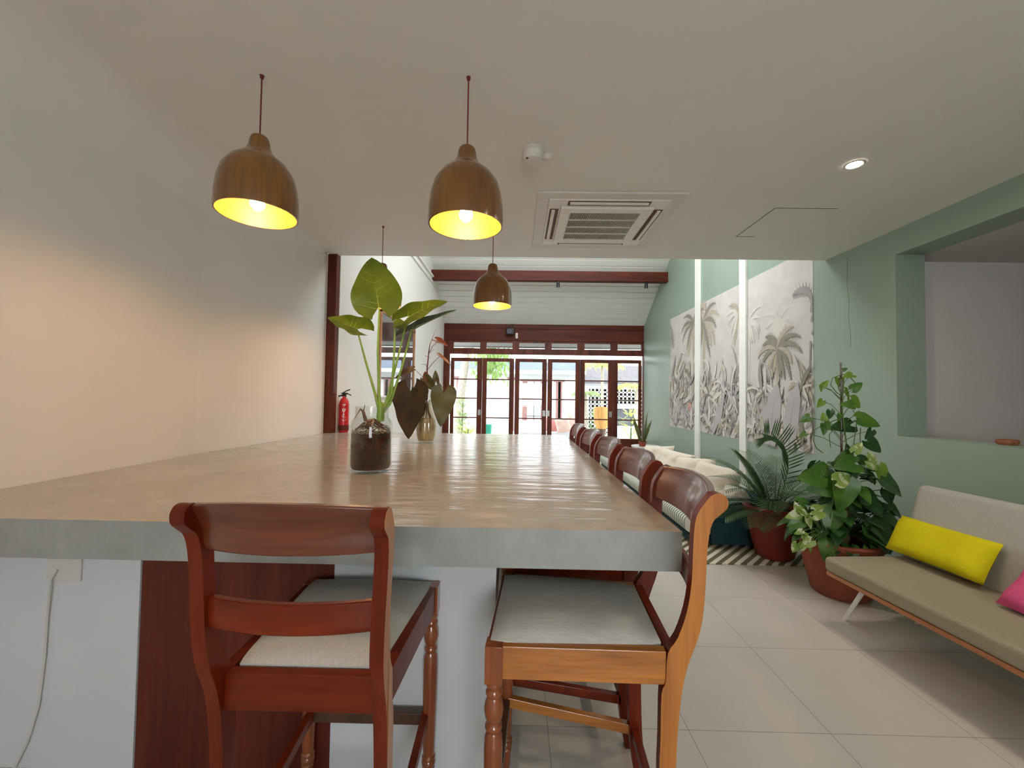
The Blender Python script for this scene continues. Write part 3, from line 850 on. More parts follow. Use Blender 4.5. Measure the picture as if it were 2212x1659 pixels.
def mark(pts, w=.005):
    for (a, za), (c, zc) in zip(pts, pts[1:]):
        vs = []
        dz, da = zc - za, c - a; l = math.hypot(da, dz) or 1
        for (u, z) in ((a, za), (c, zc)):
            for sg in (-1, 1):
                uu = u - dz / l * w / 2 * sg; zz = z + da / l * w / 2 * sg
                th = -PI / 2 + .35 + uu / .052
                for rr in (.0510, .0530): vs.append((rr * math.cos(th), rr * math.sin(th), zz))
        b.add(vs, [(0, 2, 3, 1), (4, 5, 7, 6), (1, 3, 7, 5), (0, 4, 6, 2), (0, 1, 5, 4), (2, 6, 7, 3)], 0)
mark([(-.012, .285), (.0, .292), (.002, .270)]); mark([(.006, .292), (.012, .280), (.016, .292)])
mark([(-.012, .215), (-.012, .245), (.0, .238), (-.012, .230), (.0, .215)]); mark([(.008, .215), (.008, .245)]); mark([(.008, .245), (.020, .245)]); mark([(.008, .230), (.018, .230)])
mark([(-.012, .165), (.0, .195), (.008, .175)]); mark([(-.014, .160), (.018, .160)])
mark([(-.016, .135), (.022, .135)]); mark([(-.012, .122), (.018, .122)], .003)
o = b.build('printed_marks', 'white_paint', t); o['label'] = 'white print on the cylinder'
t = tag(empty('framed_picture', (XLF, 6.38, 1.37)), 'tall picture in thin brown frame with glossy glass on the far white wall', 'picture')
y0, y1, z1 = -.92, .92, 1.20
b = MB(); f = .045
b.box(0, .03, y0, y1, 0, f * .5, 1); b.box(0, .03, y0, y1, z1 - f, z1); b.box(0, .03, y0, y0 + f, 0, z1); b.box(0, .03, y1 - f, y1, 0, z1)
b.build('frame', ['sofa_wood', 'white_paint'], t)
b = MB(); b.box(.0, .012, y0 + f, y1 - f, f * .5, z1 - f); b.build('glazed_print', 'picture_glass', t)

# ------------------------------------------------------------------ jar plant
t = tag(empty('jar_plant', (-.758, 2.14, TZ)), 'tall green elephant-ear cutting in a clear glass jar on the counter', 'plant')
outer = [(.0, .001), (.088, .001), (.100, .012), (.1045, .03), (.1045, .235), (.100, .258), (.086, .277), (.083, .285), (.083, .335)]
inner = [(.0795, .335), (.0795, .287), (.082, .275), (.096, .255), (.1005, .235), (.1005, .032), (.095, .018), (0, .014)]
b = MB(); b.lathe(outer + inner, (0, 0, 0), 40); b.build('glass_jar', 'jar_glass', t)
b = MB(); b.lathe([(0, .016), (.092, .018), (.0985, .034), (.0985, .20), (0, .200)], (0, 0, 0), 36)
b.build('dark_water', 'jar_sediment', t)
random.seed(3); b = MB()
for k in range(46):
    a = random.uniform(0, 2 * PI); p = [Vector((.01, 0, .27))]; rr = 0
    for i in range(6):
        rr = min(.093, rr + random.uniform(.008, .03)); a += random.uniform(-.7, .7)
        p.append(Vector((rr * math.cos(a), rr * math.sin(a), .265 - .013 * i - random.uniform(0, .02))))
    b.tube(p, [.004, .0035, .003, .0025, .002, .0015, .001], 5, 0 if k % 3 else 1)
for k in range(26):
    a = random.uniform(PI, 2 * PI); z = random.uniform(.185, .215); r0 = .094
    b.tube([(r0 * math.cos(a + j * .06), r0 * math.sin(a + j * .06), z + random.uniform(-.006, .006)) for j in range(3)], .0022, 4, 1)
b.tube([(-.02, -.03, .26), (-.035, -.03, .31), (-.052, -.03, .325)], [.010, .007, .003], 6, 0)
b.tube([(-.035, -.03, .305), (-.025, -.035, .345)], [.003, .0015], 5, 0); b.tube([(.03, 0, .27), (.06, -.01, .32), (.08, -.02, .348)], [.006, .004, .001], 5, 1)
b.tube([(-.05, -.03, .32), (-.07, -.05, .275)], [.004, .0015], 5, 0)
b.build('roots', ['root_brown', 'root_pale'], t)
K = 2.14 / 890
def J(px, py, dy=0): return Vector(((px - 800.5) * K, dy, (1018 - py) * K))
crown = Vector((.045, 0, .285))
b = MB(); b.lathe([(0, 0), (.018, .005), (.021, .03), (.017, .07), (.012, .10), (0, .11)], tuple(crown - Vector((0, 0, .03))), 14); b.build('corm', 'petiole_green', t)
def petiole(pts, r0, r1, mat='petiole_green', par=None):
    b = MB(); n = len(pts); b.tube(pts, [r0 + (r1 - r0) * i / (n - 1) for i in range(n)], 10); return b.build('leaf_stalk', mat, par)
# each leaf a part, its stalk a sub-part
def jleaf(base, tip, nrm, W, lobe, cup, droop, mi, stalk, p=.55, wave=.03, vein=True):
    b = MB(); d = tip - base; L = d.length
    leaf(b, base, d, nrm, L, W, lobe, cup, droop, 0, p, wave, 16)
    o = b.build('leaf', mi, t)
    petiole(stalk, .0085, .0042, par=o)
    if vein:
        b = MB(); n = Vector(nrm); dd = d.normalized(); n = (n - dd * n.dot(dd)).normalized()
        b.tube([base + dd * L * u * (1 - .3 * droop * u) + n * (-droop * L * u * u - .002) for u in (0, .2, .4, .6, .8, .95)], [.0035, .003, .0025, .002, .0015, .0008], 6)
        s = dd.cross(n)
        for tv in (.02, .12, .24, .36, .5, .64):
            for sg in (-1, 1):
                pts = []
                for q in range(5):
                    x = sg * W * .42 * (1 - tv * .75) * q / 4; u = tv + .13 * (q / 4) ** 1.3
                    pts.append(base + dd * L * u * (1 - .3 * droop * u) + s * x + n * (-droop * L * u * u + cup * abs(x) - .001))
                b.tube(pts, [.0016, .0014, .0012, .001, .0006], 5)
        b.build('midrib', 'petiole_green', o)
    return o
jleaf(J(812, 669, -.01), J(786, 545, .02), Vector((.12, -1, .12)), .262, .16, .10, .05, 'leaf_light', [crown, J(815, 850), J(811, 760, -.01), J(812, 669, -.01)], .62)
jleaf(J(767, 712, -.02), J(703, 685, -.03), Vector((.35, -.55, .8)), .20, .45, .25, .05, 'leaf_light', [crown, J(806, 850), J(785, 785), J(767, 714, -.02)], .6)
jleaf(J(871, 682, .02), J(955, 630, .04), Vector((-.35, -.75, .55)), .19, .35, .18, .15, 'leaf_light', [crown, J(833, 860), J(853, 770, .01), J(871, 683, .02)], .5)
jleaf(J(877, 708, .05), J(972, 645, .10), Vector((-.45, -.5, .8)), .15, .35, .25, .1, 'leaf_dark', [crown, J(838, 872, .01), J(860, 790, .03), J(877, 709, .05)], .5)
jleaf(J(848, 702, -.03), J(872, 697, -.05), Vector((0, -.7, .7)), .08, .2, .2, .1, 'leaf_light', [crown, J(842, 850, .0), J(848, 770, -.02), J(850, 704, -.03)], .6, vein=False)

# ------------------------------------------------------------------ vase plant
t = tag(empty('vase_plant', (-.775, 3.50, TZ)), 'dark purple-leaved plant in a ribbed glass vase on the counter', 'plant')
K2 = 3.5 / 890
def V(px, py, dy=0): return Vector(((px - 921.5) * K2, dy, (956 - py) * K2))
vo = [(0, .001), (.058, .001), (.066, .01), (.078, .06), (.084, .12), (.080, .18), (.066, .24), (.046, .285), (.036, .32), (.036, .36)]
vi = [(.032, .36), (.032, .32), (.042, .285), (.062, .24), (.076, .18), (.080, .12), (.074, .06), (.062, .016), (0, .012)]
b = MB(); b.lathe(vo + vi, (0, 0, 0), 72, 0, True, .018, 24); b.build('glass_vase', 'vase_glass', t)
b = MB(); b.lathe([(0, .014), (.055, .016), (.070, .06), (.075, .12), (.071, .17), (.058, .20), (0, .205)], (0, 0, 0), 36, 0, True, .03, 18); b.build('root_mass', 'vase_roots', t)
b = MB()
for k in range(14):
    a = k * 2.4; b.tube([(.01 * math.cos(a), .01 * math.sin(a), .33), (.02 * math.cos(a), .02 * math.sin(a), .26), (.045 * math.cos(a), .045 * math.sin(a), .2), (.06 * math.cos(a + .3), .06 * math.sin(a + .3), .12)], [.004, .003, .002, .001], 5)
b.build('roots', 'root_brown', t)
b = MB()
b.tube([(0, 0, .30), V(923, 830), V(921, 800), V(924, 760), V(926, 745), V(938, 712)], [.009, .008, .006, .005, .003, .001], 7)
b.tube([V(922, 800), V(933, 785), V(947, 771)], .0025, 6); b.tube([V(925, 763), V(932, 748), V(941, 740)], .0025, 6); b.tube([V(926, 764), V(934, 754)], [.002, .001], 5)
b.tube([V(922, 798), V(918, 788), V(909, 788)], [.003, .002, .0015], 5); b.tube([V(916, 769), V(928, 774)], [.002, .001], 5)
b.tube([V(922, 826), V(908, 812), V(894, 799)], .0022, 6); b.tube([V(922, 830), V(915, 835, -.05), V(904, 846, -.08)], .003, 6); b.tube([V(923, 825), V(945, 822, -.04), V(961, 842, -.05)], .003, 6)
b.build('stems', 'stem_red', t)
def vleaf(base, tip, nrm, W, lobe, cup, droop, mat, p=.5, wave=.03):
    b = MB(); d = tip - base; leaf(b, base, d, nrm, d.length, W, lobe, cup, droop, 0, p, wave, 14); return b.build('leaf', mat, t)
vleaf(V(892, 846, -.08), V(893, 947, -.12), (-.25, -1, .15), .33, .26, .12, -.02, 'leaf_maroon', .5, .05)
vleaf(V(884, 852, -.03), V(884, 925, -.05), (-.6, -1, .1), .27, .2, .1, .05, 'leaf_maroon', .5, .06)
vleaf(V(961, 844, -.05), V(957, 921, -.09), (.2, -1, .12), .215, .18, .12, 0, 'leaf_olive', .5, .04)
vleaf(V(926, 828, -.02), V(942, 845, -.03), (-.1, -1, .1), .10, .9, .12, 0, 'leaf_olive', .6)
vleaf(V(922, 826, 0), V(916, 802, .0), (.1, -1, .2), .075, .2, .12, .1, 'leaf_rust', .6)
vleaf(V(940, 826, .02), V(938, 799, .01), (.0, -1, .2), .06, .3, .12, .1, 'leaf_olive', .6)
vleaf(V(893, 799, -.02), V(851, 817, -.04), (.3, -.6, .8), .085, .12, .25, .1, 'leaf_maroon', .5)
vleaf(V(941, 735, 0), V(967, 746, -.02), (.3, -.7, .75), .085, .35, .2, .1, 'leaf_rust', .5)
vleaf(V(948, 769, 0), V(976, 789, 0), (.6, -.5, .7), .05, .3, .3, .1, 'leaf_rust', .5)

# ------------------------------------------------------------------ daybed sofa on the right
sr = empty('daybed_sofa', (1.965, 2.665, 0), R(4.0))
tag(sr, 'grey fabric daybed sofa with wooden edge and white splayed legs', 'sofa')
LS = 1.95
def frame_grid(b, x0, x1, y0, y1, z0, z1, n=1): b.box(x0, x1, y0, y1, z0, z1)
b = MB(); b.box(.0, .66, -LS, 0, .315, .340); b.build('frame_board', 'sofa_wood', sr, .004)
b = MB(); b.box(-.012, .60, -LS - .005, .008, .341, .432); o = b.build('seat_cushion', 'sofa_seat_fabric', sr, .026, seg=5)
b = MB(); 
ang = R(16)
mt = Matrix.Translation((.50, 0, .41)) @ Matrix.Rotation(ang, 4, 'Y')
b.box(0, .12, -LS + .02, .03, .0, .50, 0, mt); o = b.build('back_cushion', 'sofa_fabric', sr, .045, seg=5)
for (fx, fy, tx, ty) in ((.175, .065, .14, -.14), (.175, -LS + .08, .14, -LS + .28), (.60, .0, .56, -.16), (.60, -LS + .12, .56, -LS + .28)):
    b = MB(); b.tube([(fx, fy, 0), (tx, ty, .316)], [.011, .014], 12); b.build('leg', 'white_metal', sr)
# pillows
K3 = Matrix.Rotation
def place(loc, rz, tilt, roll=0): return Matrix.Translation(loc) @ K3(rz, 4, 'Z') @ K3(tilt, 4, 'X') @ K3(roll, 4, 'Y')
tag(cushion('throw_pillow', .53, .24, .13, 'yellow_fabric', place((2.47, 2.47, .572), R(-86), R(-30)), .006, 2, pinch=.02), 'bright yellow rectangular pillow on the grey daybed', 'pillow')
tag(cushion('throw_pillow', .42, .30, .14, 'pink_fabric', place((2.44, 1.85, .545), R(-80), R(-36), R(8)), .01, 5), 'pink pillow at the picture edge of the grey daybed', 'pillow')

# ------------------------------------------------------------------ rug and low lounge beyond
b = MB(); b.box(1.0, 2.78, 3.59, 8.9, .001, .010); tag(b.build('striped_rug', 'rug_stripes', None), 'cream rug with dark diagonal stripes on the tiled floor', 'rug')
lg = tag(empty('lounge_sofa', (1.62, 4.02, .01)), 'low dark teal lounge sofa with striped mattress along the mural wall', 'sofa')
b = MB(); b.box(.05, .95, .02, 4.2, .03, .10); b.box(.24, .90, -.07, -.006, .03, .46); b.box(.86, .95, 0, 4.2, .03, .40); b.build('base', 'teal_fabric', lg, .012)
b = MB(); b.box(0, .86, -.14, 4.15, .0, .0)
b = MB()
def matt(u, v):
    a = u * 2 * PI; rr = 1
    x = .42 + .42 * (abs(math.cos(a)) ** .35) * (1 if math.cos(a) > 0 else -1)
    z = .20 + .095 * (abs(math.sin(a)) ** .6) * (1 if math.sin(a) > 0 else -1)
    y = -.0 + v * 4.1
    return (x, y, z)
b.grid(lambda u, v: matt(u, v), 36, 40)
b.add([matt(i / 36, 0) for i in range(36)], [list(range(36))], 0); b.add([matt(i / 36, 1) for i in range(36)], [list(range(36))], 0)
o = b.build('mattress', 'ticking', lg, merge=True)
for (x, y) in ((.1, .1), (.85, .1), (.1, 4.1), (.85, 4.1)): boxobj('foot', 'dark_leg', x - .03, x + .03, y - .03, y + .03, 0, .03, lg)
plabs = ['cream pillow nearest the potted palm on the lounge sofa', 'second cream pillow from the potted palm on the lounge sofa', 'cream pillow, second from the snake plant on the lounge sofa', 'cream pillow nearest the snake plant on the lounge sofa']
for i, (x, y, z) in enumerate([(2.24, 4.72, .47), (2.22, 5.22, .475), (2.20, 5.80, .48), (2.18, 6.45, .48)]):
    tag(cushion('throw_pillow', .56, .42, .20, 'cream_fabric', place((x, y, z), R(-58 - i), R(-18), R(5 * (-1) ** i)), .014, i + 20), plabs[i], 'pillow', 'cream pillows on the lounge sofa')
tag(cushion('throw_pillow', .46, .30, .15, 'cream_fabric', place((2.25, 4.2, .40), R(80), R(-35), R(6)), .012, 31), 'low cream pillow half hidden behind the palm fronds', 'pillow', 'cream pillows on the lounge sofa')
# side table and snake plant
t = tag(empty('side_table', (2.78, 8.95, 0)), 'round white-topped side table with dark base by the garden doors', 'side table')
b = MB(); b.lathe([(0, .36), (.30, .36), (.31, .375), (.31, .39), (0, .392)], (0, 0, 0), 32); b.build('table_top', 'white_paint', t)
b = MB(); b.lathe([(.20, 0), (.24, .03), (.16, .18), (.24, .35), (0, .36)], (0, 0, 0), 24); b.build('base', 'teal_fabric', t)
t = tag(empty('snake_plant', (2.66, 8.82, .392)), 'snake plant with upright striped leaves on the side table', 'plant')
b = MB(); b.lathe([(0, 0), (.06, 0), (.085, .10), (.088, .11), (.078, .11), (.075, .09), (0, .09)], (0, 0, 0), 20); b.build('pot', 'terracotta', t)
random.seed(8); b = MB()
for k in range(11):
    a = k * 2.4; l = random.uniform(.35, .74); dd = Vector((math.cos(a) * .32, math.sin(a) * .32, 1)).normalized()
    blade(b, (.03 * math.cos(a), .03 * math.sin(a), .08), dd, (math.sin(a), -math.cos(a), .2), l, .055, random.uniform(-.1, .15))
b.build('leaves', 'snake_green', t)

# ------------------------------------------------------------------ potted palm
def big_pot(name, mat, parent, rt, rb, h, rim=.02):
    b = MB(); pf = [(0, .0), (rb, 0), (rb + .02, .02)] + [(rb + (rt - rb) * (k / 8) ** .55, .02 + (h - .06) * k / 8) for k in range(1, 9)] + [(rt + rim, h - .035), (rt + rim + .004, h - .01), (rt + rim - .006, h), (rt - .02, h), (rt - .03, h - .06), (0, h - .06)]
    b.lathe(pf, (0, 0, 0), 44); o = b.build(name, mat, parent)
    b = MB(); b.lathe([(0, h - .05), (rt - .035, h - .055), (rt - .035, h - .059), (0, h - .06)], (0, 0, 0), 30); b.build('soil', 'soil', parent)
    return o
t = tag(empty('potted_palm', (2.33, 3.78, .010)), 'feathery dark green palm in a dark red pot on the striped rug', 'plant')
big_pot('pot', 'terracotta_red', t, .232, .13, .455)
random.seed(21)
def rachis(p0, a, el, L, bend, n=14, az=None):
    pts = [Vector(p0)]; d = Vector((math.cos(a) * math.cos(el), math.sin(a) * math.cos(el), math.sin(el)))
    for i in range(n):
        pts.append(pts[-1] + d * L / n)
        d = (d + Vector((math.cos(a) * .25, math.sin(a) * .25, -1)) * bend / n).normalized()
    return pts
fr = [(a_, e_, l_, b_ * .8) for a_, e_, l_, b_ in [(R(150), 1.15, .72, 1.5), (R(95), 1.25, .62, 1.2), (R(200), .95, .62, 1.6), (R(235), .8, .55, 1.5), (R(180), .55, .55, 1.3), (R(265), 1.0, .6, 1.6), (R(300), .9, .55, 1.6), (R(340), 1.05, .62, 1.4),
      (R(20), 1.0, .6, 1.5), (R(55), 1.2, .62, 1.3), (R(120), .9, .62, 1.5), (R(215), 1.25, .55, 1.0), (R(170), 1.3, .60, .9), (R(250), 1.25, .50, 1.2), (R(195), .3, .5, 1.0), (R(225), .35, .48, 1.2)]]
for k, (a, el, L, bd) in enumerate(fr):
    p0 = (.05 * math.cos(a), .05 * math.sin(a), .40)
    pts = rachis(p0, a, el, L, bd)
    b = MB(); b.tube(pts, [.006 - .0045 * i / (len(pts) - 1) for i in range(len(pts))], 6, 1)
    for i in range(4, len(pts) * 2 - 2):
        f = i / 2; i0 = int(f); q = pts[i0].lerp(pts[min(i0 + 1, len(pts) - 1)], f - i0)
        dr = (pts[min(i0 + 1, len(pts) - 1)] - pts[max(i0 - 1, 0)]).normalized(); side = dr.cross(Vector((0, 0, 1)))
        if side.length < .1: side = Vector((math.sin(a), -math.cos(a), 0))
        side.normalize(); u = i / (len(pts) * 2); ll = .19 * math.sin(PI * (.15 + .8 * u)) + .02
        for sg in (-1, 1):
            blade(b, q, side * sg + dr * 1.0 + Vector((0, 0, .25)), Vector((0, 0, 1)), ll, .011, .2, 0, 4)
    b.build('frond', ['palm_green', 'stem_green'], t)
# the tall frond arching back to the left
pts = [Vector((.05, .02, .42)), Vector((.10, .03, .60)), Vector((.135, .02, .78)), Vector((.12, 0, .90)), Vector((.07, -.02, 1.0)), Vector((.0, -.03, 1.06)), Vector((-.07, -.04, 1.085)), Vector((-.12, -.04, 1.08))]
b = MB(); b.tube(pts, [.006, .0055, .005, .004, .003, .0025, .002, .001], 6, 1)
for i in range(5, 28):
    f = i / 4; i0 = int(f); q = pts[i0].lerp(pts[min(i0 + 1, 7)], f - i0); dr = (pts[min(i0 + 1, 7)] - pts[max(i0 - 1, 0)]).normalized()
    nn = Vector((0, -1, 0)); sd = dr.cross(nn).normalized(); ll = .17 * math.sin(PI * (.2 + .78 * (1 - i / 28)) * .9) + .03
    for sg in (-1, 1): blade(b, q, sd * sg * (1 if sg > 0 else .5) + dr * .45 + Vector((.25, 0, .1)), nn, ll, .013, .1, 0, 4)
b.build('frond', ['palm_green', 'stem_green'], t)

# ------------------------------------------------------------------ pothos in terracotta pot
t = tag(empty('potted_pothos', (2.40, 3.12, 0)), 'tall climbing pothos on a stake in a big terracotta pot', 'plant')
big_pot('pot', 'terracotta', t, .250, .165, .405)
b = MB(); b.tube([(.02, 0, .3), (.02, 0, 1.70)], [.009, .006], 8); b.build('stake', 'dark_leg', t)
b = MB(); b.tube([(.03, .01, .33), (.035, .01, .5), (.025, .01, .7), (.035, .012, .86), (.03, .01, .98)], [.045, .042, .038, .03, .02], 12); b.build('moss_pole', 'moss_pole', t)
random.seed(4)
KP = 3.10 / 890
def Q(cx, cy, dy=0):
    px, py = 1640 + cx / 3.772, 760 + cy / 3.772
    return Vector(((px - 1813) * KP + .02, dy, 1.70 - (py - 775) * KP))
LV = [(478, 230, 70, 50, 2), (525, 270, 60, -70, 2), (650, 165, 80, 190, 2), (655, 215, 75, -90, 2), (715, 105, 42, 30, 0), (760, 245, 95, 40, 0), (740, 325, 110, -60, 2), (765, 385, 110, -40, 2), (620, 395, 95, 170, 0),
      (525, 395, 75, -130, 2), (525, 480, 72, -90, 1), (560, 500, 60, -100, 0), (455, 490, 62, 100, 2), (372, 520, 80, -150, 0), (510, 545, 85, 70, 0), (490, 600, 85, -95, 0), (800, 525, 175, -12, 0), (872, 510, 80, 10, 0),
      (660, 572, 180, 185, 1), (800, 630, 85, -120, 1), (862, 722, 155, -35, 1), (360, 650, 62, -150, 0), (650, 720, 90, 60, 3), (700, 770, 100, -30, 1), (520, 850, 175, 185, 0), (620, 820, 145, 200, 0), (725, 835, 150, -25, 3),
      (790, 830, 95, 0, 1), (780, 920, 140, -80, 2), (290, 950, 200, 185, 0), (420, 960, 185, 200, 0), (500, 945, 150, 20, 3), (860, 1000, 230, -30, 1), (905, 1100, 150, -60, 1), (500, 1090, 240, -100, 0), (400, 1050, 185, 190, 0), (620, 980, 150, -120, 1),
      (760, 1160, 220, -40, 1), (830, 1210, 170, -20, 1), (640, 1220, 210, -85, 0), (960, 1200, 120, -20, 1), (1095, 1250, 120, -35, 1), (1000, 1310, 220, -20, 1), (985, 1420, 240, -35, 1), (840, 1310, 190, -5, 1), (700, 1380, 160, -60, 0),
      (450, 1290, 190, -110, 0), (370, 1340, 130, -60, 1), (440, 1440, 150, -100, 0), (560, 1400, 95, -40, 2), (540, 1470, 105, -60, 0), (1060, 1530, 130, -20, 1), (880, 1480, 150, -50, 1), (800, 1540, 110, -35, 0),
      (180, 1175, 62, 100, 3), (150, 1250, 100, 200, 3), (240, 1230, 110, -30, 3), (300, 1220, 100, 10, 3), (170, 1310, 110, 200, 0), (270, 1300, 110, -60, 3), (350, 1190, 90, 20, 3), (180, 1370, 60, -150, 3), (190, 1430, 90, -140, 3),
      (230, 1420, 80, -60, 3), (170, 1500, 80, -110, 3), (210, 1480, 80, -80, 3), (265, 1500, 50, -80, 3), (330, 1290, 120, -90, 1), (280, 1160, 90, 140, 0)]
fo = MB(); vn = MB()
for (cx, cy, s, ang, mi) in LV:
    L = s / 3.772 * KP * 1.12; a = R(ang)
    dy = random.uniform(-.22, .02) if cy > 780 else random.uniform(-.10, .05)
    if mi == 3: dy = random.uniform(-.24, -.14)
    if cx > 930: dy = random.uniform(-.10, .1)
    d = Vector((math.cos(a), random.uniform(-.25, .15), math.sin(a)))
    c = Q(cx, cy, dy) - d.normalized() * L * .42
    n = Vector((random.uniform(-.5, .5), -1, random.uniform(.1, .9)))
    leaf(fo, c, d, n, L * .95, L * random.uniform(.62, .82), .22, .18, .2, mi, .5, .02, 9)
    if cy < 800:
        st_ = Vector((.02, 0, c.z - .10)); vn.tube([st_, (st_ + c) / 2 + Vector((0, 0, .02)), c], .0022, 5)
    elif mi != 3:
        st_ = Vector((.03, 0, max(.42, c.z - .18))); vn.tube([st_, (st_ + c) / 2 + Vector((0, 0, .05)), c], .003, 5)
    else:
        st_ = Vector((-.16, -.10, .40)); vn.tube([st_, (st_ + c) / 2 + Vector((0, 0, .06)), c], .003, 5)
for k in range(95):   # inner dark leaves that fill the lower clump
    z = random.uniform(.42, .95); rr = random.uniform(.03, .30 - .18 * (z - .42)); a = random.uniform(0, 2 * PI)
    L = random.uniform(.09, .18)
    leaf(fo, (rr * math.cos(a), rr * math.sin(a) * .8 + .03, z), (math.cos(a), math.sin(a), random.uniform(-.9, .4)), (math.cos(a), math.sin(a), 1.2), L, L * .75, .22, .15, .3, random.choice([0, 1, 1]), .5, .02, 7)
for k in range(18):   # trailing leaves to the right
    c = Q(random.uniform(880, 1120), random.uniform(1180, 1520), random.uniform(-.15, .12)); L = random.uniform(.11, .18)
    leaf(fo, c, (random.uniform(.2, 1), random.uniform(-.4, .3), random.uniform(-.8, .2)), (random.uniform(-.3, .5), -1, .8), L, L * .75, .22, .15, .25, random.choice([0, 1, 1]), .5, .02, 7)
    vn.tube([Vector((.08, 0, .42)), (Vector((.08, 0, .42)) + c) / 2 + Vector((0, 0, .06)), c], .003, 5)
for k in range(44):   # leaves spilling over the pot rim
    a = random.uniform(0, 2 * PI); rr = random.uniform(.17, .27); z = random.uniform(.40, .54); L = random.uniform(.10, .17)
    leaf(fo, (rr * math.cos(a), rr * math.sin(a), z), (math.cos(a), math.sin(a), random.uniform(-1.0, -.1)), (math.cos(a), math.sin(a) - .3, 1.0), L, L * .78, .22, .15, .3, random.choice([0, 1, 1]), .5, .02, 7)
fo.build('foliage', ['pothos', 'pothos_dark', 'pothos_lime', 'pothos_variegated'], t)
for loop in ([(640, 330), (590, 300), (545, 240), (560, 185), (620, 160), (655, 150)], [(630, 310), (605, 260), (625, 190)], [(745, 225), (705, 180), (655, 165)], [(480, 785), (430, 750), (405, 690), (415, 600), (470, 570), (560, 530), (640, 500)],
             [(540, 740), (530, 640), (560, 600), (620, 610)], [(780, 770), (775, 640), (780, 580)], [(720, 740), (740, 600), (765, 440)], [(680, 520), (740, 470), (720, 440)]):
    vn.tube([Q(x, y, -.03) for x, y in loop], .003, 6)
vn.tube([(.03, -.01, .4), (.0, -.02, .8), (.04, -.02, 1.1), (.01, -.02, 1.35), (.03, -.015, 1.6)], .005, 6)
vn.build('vines', 'stem_green', t)

# basket behind hatch sill
t = tag(empty('woven_basket', (3.30, 2.83, HZ0)), 'low reddish brown basket on the serving hatch sill', 'basket')
b = MB(); b.lathe([(0, 0), (.045, 0), (.055, .018), (.052, .036), (.047, .036), (.049, .018), (.04, .006), (0, .006)], (0, 0, 0), 24, 0, True, .03, 12); b.build('bowl', 'basket_brown', t)

# ------------------------------------------------------------------ garden outside
b = MB(); b.box(-14, 16, YD + .1, 34, -.12, -.01); tag(b.build('ground', 'paving'), 'pale paved courtyard', None, None, 'structure')
b = MB(); b.prism([(YD + .1, 3.10), (12.0, 2.85), (12.0, 2.93), (YD + .1, 3.2)], 'x', -3.5, 4.6); b.box(-3.5, 4.6, 11.95, 12.02, 2.82, 2.97)
b.build('roof_eave', 'eave_grey')['kind'] = 'structure'
YH = 17.0; KH = YH / 890
def HX(px): return (px - 1117) * KH + .12
def HZ(py): return H - (py - 852) * KH
house = tag(empty('neighbouring_house', (0, YH, 0)), 'white single-storey house with brown shuttered windows across the courtyard', 'house')
b = MB(); b.box(HX(930), HX(1252), 0, 4, 0, HZ(803)); b.build('wall', 'house_white', house)
b = MB(); b.prism([(-.35, HZ(802)), (2.2, HZ(770)), (2.2, HZ(767)), (-.35, HZ(798))], 'x', HX(925), HX(1254)); b.build('roof', 'roof_tile', house)
b = MB(); b.box(HX(925), HX(1254), -.40, -.33, HZ(804), HZ(796)); b.build('gutter', 'house_white', house)
def hwin(p0, p1, y0, y1):
    b = MB(); f = .10
    x0, x1, z0, z1 = HX(p0), HX(p1), HZ(y1), HZ(y0)
    b.box(x0 - .1, x1 + .1, -.06, 0, z1 - .06, z1 + .02)
    b.box(x0, x0 + .19, -.05, 0, z0, z1 - .06); b.box(x1 - .16, x1, -.05, 0, z0, z1 - .06); b.box(x0, x1, -.05, 0, z0, z0 + .08)
    o = b.build('window', 'shutter_wood', house)
    b = MB(); xi0, xi1 = x0 + .19, x1 - .16
    b.box(xi0, xi1, -.01, 0, z0, z1 - .06); 
    b.build('pane', 'screen_grey' if False else 'white_metal', o)
    b = MB()
    for k in range(1, 5): z = z0 + (z1 - z0) * k / 5; b.box(xi0, xi1, -.03, -.01, z - .012, z + .012)
    b.box((xi0 + xi1) / 2 - .012, (xi0 + xi1) / 2 + .012, -.03, -.01, z0, z1 - .06); b.build('glazing_bar', 'screen_grey', o)
hwin(1121, 1169, 816, 1010); hwin(1193, 1206, 816, 1010); hwin(1093, 1101, 812, 1010); hwin(978, 993, 812, 1010)
# tree trunk with leaves
t = tag(empty('garden_tree', (-2.05, 14.2, 0)), 'garden tree with mottled trunk and bright hanging leaves', 'tree')
b = MB(); b.tube([(.0, 0, 0), (.03, 0, .8), (.10, 0, 1.6), (.2, 0, 2.4), (.3, 0, 3.6)], [.19, .16, .15, .14, .1], 14); b.build('trunk', 'bark', t)
random.seed(9); b = MB()
for k in range(420):
    c = Vector((random.gauss(1.15, .28), random.gauss(-.2, .3), random.gauss(2.75, .32)))
    d = Vector((random.uniform(-.6, .6), random.uniform(-.6, .6), -1)); blade(b, c, d, (random.uniform(-1, 1), -1, .4), random.uniform(.16, .3), .06, .3, 0, 4)
b.build('foliage', 'tree_green', t)
b = MB(); b.tube([(.25, 0, 3.0), (.7, -.1, 3.2), (1.2, -.2, 3.1)], [.06, .04, .02], 8); b.build('branch', 'bark', t)
def bush(x, y, z, r, h, mat, lab, seed, n=140, blades=.22, w=.05, name='garden_plant'):
    random.seed(seed); t = tag(empty(name, (x, y, z)), lab, 'plant')
    b = MB()
    for k in range(n):
        a = random.uniform(0, 2 * PI); rr = r * random.random() ** .6; zz = h * random.random()
        d = Vector((math.cos(a), math.sin(a), random.uniform(.2, 1.6)))
        blade(b, (rr * math.cos(a) * .6, rr * math.sin(a) * .6, zz), d, (0, 0, 1), blades * random.uniform(.6, 1.2), w, .5, 0, 4)
    b.build('foliage', mat, t)
    b = MB(); b.tube([(0, 0, 0), (.02, 0, h * .9)], [.03, .012], 7); b.build('stem', 'stem_green', t)
